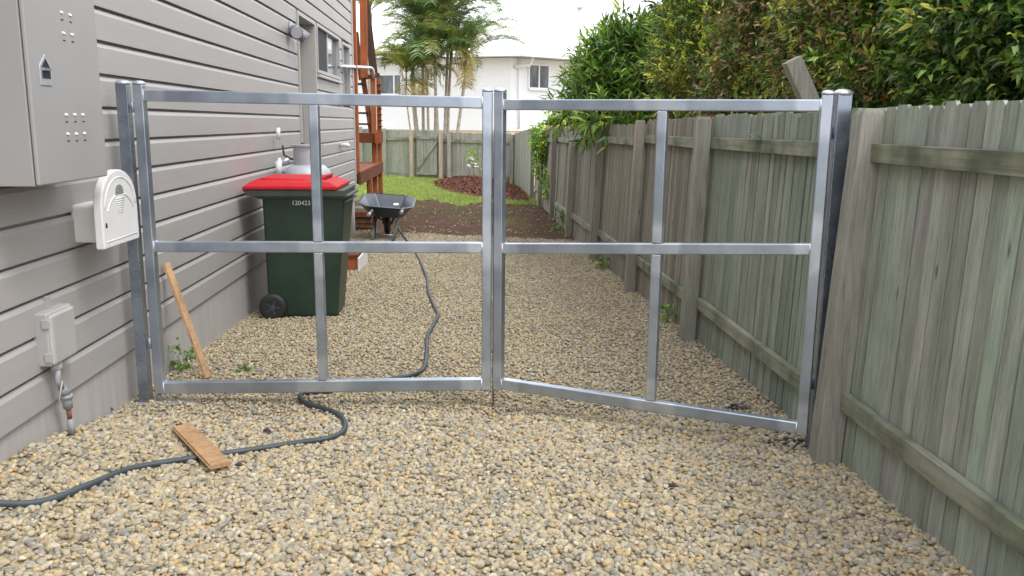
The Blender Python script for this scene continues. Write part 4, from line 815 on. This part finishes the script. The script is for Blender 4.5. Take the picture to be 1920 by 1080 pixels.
# leaning post above hedge
lp0, lp1 = at(1528, 215, 5.15), at(1484, 112, 5.15); d = (lp1-lp0).normalized()
mb = MB(); mb.rnd = .4; mb.bar(lp0-d*.9, lp1, .1, .085, (0, -1, .0)); tag(mb.build('leaning_post', M['post'], None, bevel=.004), 'weathered square timber post leaning left above the fence in front of the hedge', 'post')
# ------------------------------------------------------------------ palms
def frond_arr(base, az, el, L, droop, nl, ll, pal, lw=.035):
    V = []; Fc = []; C = []; n = 12; p = Vector(base); pts = [p.copy()]; e = el
    for i in range(n):
        e -= droop/n*(.5+1.3*i/n); p = p+Vector((math.cos(az)*math.cos(e), math.sin(az)*math.cos(e), math.sin(e)))*(L/n); pts.append(p.copy())
    col = Vector(pal[random.randrange(len(pal))])*random.uniform(.8, 1.25)
    for i in range(n):   # rachis as a thin three sided strip
        a, b = pts[i], pts[i+1]; s = .018*(1-i/n)+.004; sd_ = Vector((-math.sin(az), math.cos(az), 0))*s; up = Vector((0, 0, s)); k = len(V)
        V += [a-sd_, a+sd_, a+up, b-sd_, b+sd_, b+up]; Fc += [(k, k+2, k+5, k+3), (k+2, k+1, k+4, k+5), (k, k+3, k+4, k+1)]; C += [Vector((.22, .26, .08))]*6
    for j in range(nl):
        t = .15+.85*j/nl; fi = t*n; i = min(int(fi), n-1); q = pts[i].lerp(pts[i+1], fi-i); tg = (pts[i+1]-pts[i]).normalized(); sd_ = Vector((-math.sin(az), math.cos(az), 0))
        for s in (-1, 1):
            l = ll*(.45+.9*math.sin(math.pi*min(1, t*.85+.1)))*random.uniform(.8, 1.1); d = (sd_*s*.8+tg*.75+Vector((0, 0, random.uniform(.1, .5)))).normalized()
            m1 = q+d*l*.45; tip = q+d*l*.95+Vector((0, 0, -l*random.uniform(.1, .42))); wv = tg*lw/2; k = len(V)
            V += [q-wv*.5, q+wv*.5, m1+wv, m1-wv, tip]; Fc += [(k, k+1, k+2, k+3), (k+3, k+2, k+4, k+4)]; c = col*random.uniform(.75, 1.3); C += [c]*5
    return V, Fc, C
PG = [(.18, .26, .07), (.11, .18, .05), (.25, .33, .08), (.36, .38, .11), (.13, .22, .07), (.24, .26, .08)]
def palm(base, topp, r, nf, L, label, seed, deadf=1, ll=.42, fruit=False):
    random.seed(seed); root = thing('palm_tree', label, 'palm', base, 'clump of cane palms behind the back fence'); b = Vector(base); t = Vector(topp); mb = MB(); pts = []; rs = []
    for i in range(15): f_ = i/14; pts.append(b.lerp(t, f_)+Vector((math.sin(f_*3+seed)*.05, 0, 0))); rs.append(r*(1.15-.3*f_)*(1+.08*(i % 2)))
    rs = [q*.95 for q in rs]; mb.tube(pts, rs, 9); mb.build('trunk', M['bark'], root, True)
    MB().tube([t-Vector((0, 0, .05)), t+Vector((0, 0, .35)), t+Vector((0, 0, .6))], [r*.9, r*1.15, r*.5], 9).build('crownshaft', plain('crownshaft_green', (.16, .22, .09), .5), root, True)
    nf = int(nf*2.1)
    for k in range(nf):
        az = 2*math.pi*k/nf+random.uniform(-.35, .35); el = random.uniform(.65, 1.5); V, Fc, C = frond_arr(t+Vector((0, 0, .5)), az, el, L*random.uniform(.8, 1.35), random.uniform(.8, 2.0), 34, ll, PG, .042)
        Fq = np.array([f if len(f) == 4 else f+(f[-1],) for f in Fc]); me = bpy.data.meshes.new('frond'); me.from_pydata([v-Vector(base) for v in V], [], [tuple(dict.fromkeys(f)) for f in Fc])
        a_ = me.attributes.new('tint', 'FLOAT_COLOR', 'POINT'); a_.data.foreach_set('color', np.array([(c[0], c[1], c[2], 1) for c in C], np.float32).ravel()); me.materials.append(M['leaf'])
        o = bpy.data.objects.new('frond', me); COL.objects.link(o); o.parent = root
    for k in range(deadf):
        az = random.uniform(0, 6.28); V, Fc, C = frond_arr(t+Vector((0, 0, .2)), az, .3, L*.75, 2.2, 30, ll*.8, [(.36, .27, .09), (.42, .34, .11), (.34, .33, .08)])
        me = bpy.data.meshes.new('dead_frond'); me.from_pydata([v-Vector(base) for v in V], [], [tuple(dict.fromkeys(f)) for f in Fc])
        a_ = me.attributes.new('tint', 'FLOAT_COLOR', 'POINT'); a_.data.foreach_set('color', np.array([(c[0], c[1], c[2], 1) for c in C], np.float32).ravel()); me.materials.append(M['leaf'])
        o = bpy.data.objects.new('dead_frond', me); COL.objects.link(o); o.parent = root
    if fruit:
        q = Vector(fruit); V_ = rng.normal(size=(260, 3))*np.array([.22, .15, .2])+np.array(q); nn = len(V_)
        leafmesh('flower_spray', root, V_, rng.normal(size=(nn, 3))+np.array([0, 0, -1]), rng.normal(size=(nn, 3)), np.full(nn, .14), np.full(nn, .03), np.tile(np.array([[.50, .33, .03]]), (nn, 1))*rng.uniform(.6, 1.3, (nn, 1)))
PYY = 31.2
pal_spec = [(781, 768, 762, 150, .03, 7, 1.3, 'thin cane palm leaning forward at the left of the clump'), (793, 787, 774, 150, .09, 9, 1.6, 'thick pale trunked palm, second from the left in the clump'), (798, 800, 790, 60, .06, 10, 2.1, 'tall palm with an orange flower spray in the middle of the clump'),
            (806, 804, 796, 110, .05, 9, 1.8, 'medium palm immediately right of the tall flowering palm'), (812, 812, 815, 70, .05, 9, 1.9, 'slim upright palm with a dense crown near the clump centre'), (820, 821, 818, 125, .045, 8, 1.6, 'slim low crowned palm at the clump centre'),
            (828, 834, 845, 40, .055, 10, 2.0, 'tall palm leaning slightly right in the clump'), (839, 843, 846, 100, .06, 9, 1.9, 'grey trunked palm, second from the right of the clump'), (851, 856, 872, 120, .065, 9, 2.0, 'rightmost palm with a long arching frond over the white house')]
for i, (ub, um, ut, vt, r, nf, L, lab) in enumerate(pal_spec):
    Y = PYY+((i*37) % 5)*.25; b = at(ub, 255, Y); b.z = -.3; t = at(ut, vt+14, Y); palm(tuple(b), tuple(t), r, nf, L, lab, 40+i, 2 if i % 2 else 3, .5, tuple(at(812, 32, Y-.3)) if i == 2 else (tuple(at(872, 112, Y-.3)) if i == 8 else False))
b = at(690, 250, 36); b.z = -.3; palm(tuple(b), tuple(at(694, 45, 36)), .08, 11, 2.1, 'separate feathery palm standing behind the staircase left of the palm clump', 77, 0)
random.seed(11)
# ------------------------------------------------------------------ neighbour's white house
NH = thing('house', 'white two storey neighbouring house with a low pale roof beyond the back fence', 'house', at(958, 250, 40))
cN = at(958, 108, 40); zE = cN.z; zB = -.3; cx_, cy2 = cN.x, 40.0; lx = -16.0; ly = 45.5; rx = 12.0; ry = 42.5
# plan: corner nearest the viewer, left wall recedes to the left, right wall recedes to the right
PLn = [Vector((cx_, cy2, 0)), Vector((rx, 47.0, 0)), Vector((rx-6, 58, 0)), Vector((lx, 56, 0)), Vector((lx, 46.5, 0))]
def off(P, k):
    c = sum(P, Vector())/len(P); return [c+(p-c)*(1+k) for p in P]
MB().prism([p+Vector((0, 0, 1.32)) for p in PLn], (0, 0, zE-1.32)).build('wall', M['wallw'], NH)
MB().prism([p+Vector((0, 0, zB)) for p in off(PLn, -.004)], (0, 0, 1.32-zB-.003)).build('base_wall', M['tanbase'], NH)
ev = off(PLn, .10); rf = MB(); rz = zE+.02; top_ = [p+Vector((0, 0, rz+.95)) for p in off(PLn, -.55)]
rf.add([p+Vector((0, 0, rz)) for p in ev]+[p+Vector((0, 0, rz+.16)) for p in ev]+top_, [(4, 3, 2, 1, 0)]+[(i, (i+1) % 5, (i+1) % 5+5, i+5) for i in range(5)]+[(i+5, (i+1) % 5+5, (i+1) % 5+10, i+10) for i in range(5)]+[(10, 11, 12, 13, 14)])
ro_ = rf.build('roof', M['roofn'], NH)
gt_ = MB(); evg = off(PLn, .104)
for i in (4, 0): gt_.bar(evg[i]+Vector((0, 0, rz+.05)), evg[(i+1) % 5]+Vector((0, 0, rz+.05)), .12, .13)
gt_.build('gutter', M['wallw'], ro_)
dirR = (PLn[1]-PLn[0]).normalized(); nRr = Vector((dirR.y, -dirR.x, 0)); dirL = (PLn[4]-PLn[0]).normalized(); nLr = Vector((-dirL.y, dirL.x, 0))
def onwall(u, v, P, dirv):
    d = ray(u, v); s_ = np.cross([P.x, P.y], [dirv.x, dirv.y])/np.cross([d[0], d[1]], [dirv.x, dirv.y]); return Vector((d[0]*s_, d[1]*s_, EYE[2]+d[2]*s_))
def nwin(u0, v0, u1, v1, P, dirv, nn, mids, g='glass'):
    a = onwall(u0, v0, P, dirv); b = onwall(u1, v1, P, dirv); z0, z1 = min(a.z, b.z), max(a.z, b.z); mb = MB(); up = Vector((0, 0, 1)); A = Vector((a.x, a.y, 0))+nn*.03; B = Vector((b.x, b.y, 0))+nn*.03; t = .07
    for z in (z0, z1): mb.bar(A+up*z, B+up*z, .12, t)
    for f_ in [0, 1]+mids: q = A.lerp(B, f_); mb.bar(q+up*z0, q+up*z1, t, .11, tuple(nn))
    wo = mb.build('window', M['wallw'], NH)
    gm = MB(); gm.prism([A-nn*.0+up*z0, B-nn*.0+up*z0, B+up*z1, A+up*z1], nn*.015); gm.build('pane', M[g], wo)
    mb = MB(); mb.bar(A+nn*.05+up*(z0-.07), B+nn*.05+up*(z0-.07), .16, .05); mb.build('window_sill', M['wallw'], wo)
nwin(990, 165, 1028, 123, PLn[0], dirR, nRr, [.5], 'glass')
nwin(706, 177, 753, 140, PLn[0], dirL, nLr, [.72]); nwin(800, 152, 812, 127, PLn[0], dirL, nLr, [.6])
p = onwall(972, 110, PLn[0], dirR)+nRr*.1; MB().tube([Vector((p.x, p.y, zE)), Vector((p.x, p.y, 1.4))], .05, 8).build('downpipe', M['wallw'], NH, True)
q = onwall(985, 112, PLn[0], dirR)+nRr*.5; MB().tube([q+Vector((-.8, 0, -.35)), q+Vector((-.1, 0, -.25)), q, q+Vector((0, 0, .3))], .09, 10).build('gutter_outlet', M['wallw'], NH, True)
p = at(1087, 60, 46); pt_ = at(1087, 16, 46); MB().tube([Vector((p.x, p.y, rz+.3)), pt_], .12, 12).build('flue', plain('flue_steel', (.6, .62, .64), .4, .3), ro_, True)
MB().lathe([(0, 0), (.17, 0), (.2, .06), (.12, .16), (0, .17)], pt_, 12).build('flue_cap', M['roofn'], ro_, True)
p = at(990, 95, 46); MB().tube([Vector((p.x, 46, rz+.3)), at(990, 0, 46)], .02, 6).tube([at(984, 8, 46), at(1000, 6, 46)], .012, 5).tube([at(986, 3, 46), at(998, 1, 46)], .012, 5).build('antenna', M['pvc'], ro_, True)
# ------------------------------------------------------------------ lawn, mulch, seedlings
def inpoly(x, y, P):
    r = np.zeros(len(x), bool); j = len(P)-1
    for i in range(len(P)):
        xi, yi, xj, yj = P[i][0], P[i][1], P[j][0], P[j][1]; c = ((yi > y) != (yj > y)) & (x < (xj-xi)*(y-yi)/(yj-yi+1e-9)+xi); r ^= c; j = i
    return r
MP = [gr(u, v) for u, v in [(812, 344), (822, 352), (835, 358), (867, 366), (900, 371), (947, 376), (993, 380), (985, 366), (968, 352), (935, 341), (905, 336), (880, 334), (850, 334)]]
mpx = [(p.x, p.y) for p in MP]; mc = np.array(mpx).mean(0)
def mheight(x, y):
    d = np.full(len(x), 9.0)
    for i in range(len(mpx)):
        a = np.array(mpx[i]); b = np.array(mpx[(i+1) % len(mpx)]); ab = b-a; t = np.clip(((x-a[0])*ab[0]+(y-a[1])*ab[1])/(ab@ab), 0, 1); d = np.minimum(d, np.hypot(x-a[0]-t*ab[0], y-a[1]-t*ab[1]))
    return .20*(1-np.exp(-d/.55))
xs = np.linspace(-2, 2, 70); ys = np.linspace(20, 31, 120); X, Y = np.meshgrid(xs, ys); xf, yf = X.ravel(), Y.ravel(); ins = inpoly(xf, yf, mpx)
Vm = np.stack([xf, yf, zg(xf, yf)+.02+np.where(ins, mheight(xf, yf), -.03)], 1); I, J = np.meshgrid(np.arange(69), np.arange(119)); a = (J*70+I).ravel(); Fm = np.stack([a, a+1, a+71, a+70], 1); Fm = Fm[ins[Fm].any(1)]
mcol = np.tile(np.array([[.10, .03, .018]]), (len(Vm), 1)); mo = npmesh('mulch_mound', Vm, Fm, M['mulchm'], attr=mcol, smooth=True, loc=(float(mc[0]), float(mc[1]), float(zg(mc[0], mc[1])))); tag(mo, kind='structure')
n = 9000; x = rng.uniform(-2, 2, n*3); y = rng.uniform(19, 31, n*3); k = inpoly(x, y, mpx) | (inpoly(x+rng.normal(0, .1, n*3), y+rng.normal(0, .25, n*3), mpx)); x = x[k]; y = y[k]; h = np.where(inpoly(x, y, mpx), mheight(x, y), 0); n = len(x)
D = rng.normal(size=(n, 3))*np.array([1, 1, .35]); chips = leafmesh('mulch', None, np.stack([x, y, zg(x, y)+.03+h], 1), D, np.array([0, 0, 1.0])+rng.normal(size=(n, 3))*.5, rng.uniform(.04, .12, n), rng.uniform(.02, .04, n), np.array([[.14, .055, .032]])*rng.uniform(.4, 1.7, (n, 1))); chips.data.materials[0] = M['mulchm']; tag(chips, 'red brown bark mulch chips heaped along the back fence', kind='stuff')
def blades(name, x, y, h, wd, col, label):
    n = len(x); P = np.stack([x, y, zg(x, y)+.015], 1); D = np.stack([rng.normal(0, .35, n), rng.normal(0, .35, n), np.ones(n)], 1)*h[:, None]; s = rng.normal(size=(n, 3)); s[:, 2] = 0; s = s/np.linalg.norm(s, axis=1)[:, None]*wd
    V = np.stack([P-s, P+s, P+D], 1).reshape(-1, 3); Fc = np.arange(n*3).reshape(-1, 3); o = npmesh(name, V, Fc, M['grassm'], attr=np.repeat(col, 3, 0), loc=(0, 0, 0)); tag(o, label, kind='stuff'); return o
n = 60000; x = rng.uniform(-3.2, 1.75, n); y = rng.uniform(18.5, 28.9, n); k = (y > gedge(x)+rng.normal(0, .25, n)) & ~inpoly(x, y, mpx) & ((np.sin(x*2.3+y)+np.sin(y*1.7-x*3)+rng.normal(0, .8, n)) > -1.5); x = x[k]; y = y[k]; n = len(x)
gc = np.array([[.27, .35, .09]])*rng.uniform(.6, 1.3, (n, 1)); yk = rng.random(n) < .15; gc[yk] = np.array([.42, .42, .12]); blades('grass', x, y, rng.uniform(.03, .08, n), .008, gc, 'short bright green lawn in front of the back fence')
n = 5000; x = rng.uniform(-2, 1.9, n); y = rng.uniform(14.6, 22, n); k = ((np.sin(x*1.9+y*1.1)+np.sin(y*2.3-x*2.2)) > .55) & (y > edge(x)+.3); x = x[k]; y = y[k]; n = len(x)
blades('sparse_grass', x, y, rng.uniform(.02, .06, n), .007, np.array([[.16, .22, .06]])*rng.uniform(.5, 1.3, (n, 1)), 'sparse grass tufts scattered over the bare dirt')
n = 700; x = rng.uniform(-1.8, 1.8, n); y = rng.uniform(15.2, 24, n); ll_ = leafmesh('leaf_litter', None, np.stack([x, y, zg(x, y)+.03], 1), rng.normal(size=(n, 3))*np.array([1, 1, .1]), np.array([0, 0, 1.0])+rng.normal(size=(n, 3))*.3, rng.uniform(.04, .09, n), rng.uniform(.02, .04, n), np.array([[.30, .21, .13]])*rng.uniform(.4, 1.4, (n, 1))); tag(ll_, 'scattered pale dry leaves on the bare dirt', kind='stuff')
p = gr(887, 340, .1); sg = thing('sapling', 'young slender sapling with white blossoms planted in the red mulch', 'sapling', p)
top2 = at(887, 290, p.y); MB().tube([p-Vector((0, 0, .1)), p.lerp(top2, .5)+Vector((.02, 0, 0)), top2], [.018, .012, .006], 7).tube([p+Vector((.12, 0, -.1)), p+Vector((.14, 0, .35))], .008, 6).build('stem', M['stem'], sg, True)
crown('foliage', sg, [((top2.x, top2.y, top2.z-.1), (.2, .2, .32)), ((p.x+.22, p.y, p.z+.2), (.1, .1, .2))], 42, 8, .09, .035, [G2, YG, (.35, .42, .18)], [2, 2, 2], .08, .1)
for i, (u, v) in enumerate([(885, 299), (893, 311), (879, 312), (887, 306)]):
    c = at(u, v, p.y-.1); b2 = MB()
    for _ in range(5):
        e = Vector((random.uniform(-1, 1), random.uniform(-1, 1), random.uniform(-.6, 1))).normalized(); b2.lathe([(0, -.03), (.06, 0), (.03, .03), (0, .033)], c+e*.05, 8)
    b2.build('blossom', M['white'], sg, True)
st_ = gr(958, 352, 0); tag(MB().tube([st_-Vector((0, 0, .05)), st_+Vector((0, 0, .28))], .025, 8).build('garden_stake', M['pine'], None, True), 'short pale stake in the mulch right of the gate centre', 'stake')
for o in bpy.data.objects:
    if o.name.startswith('sapling') or True: pass
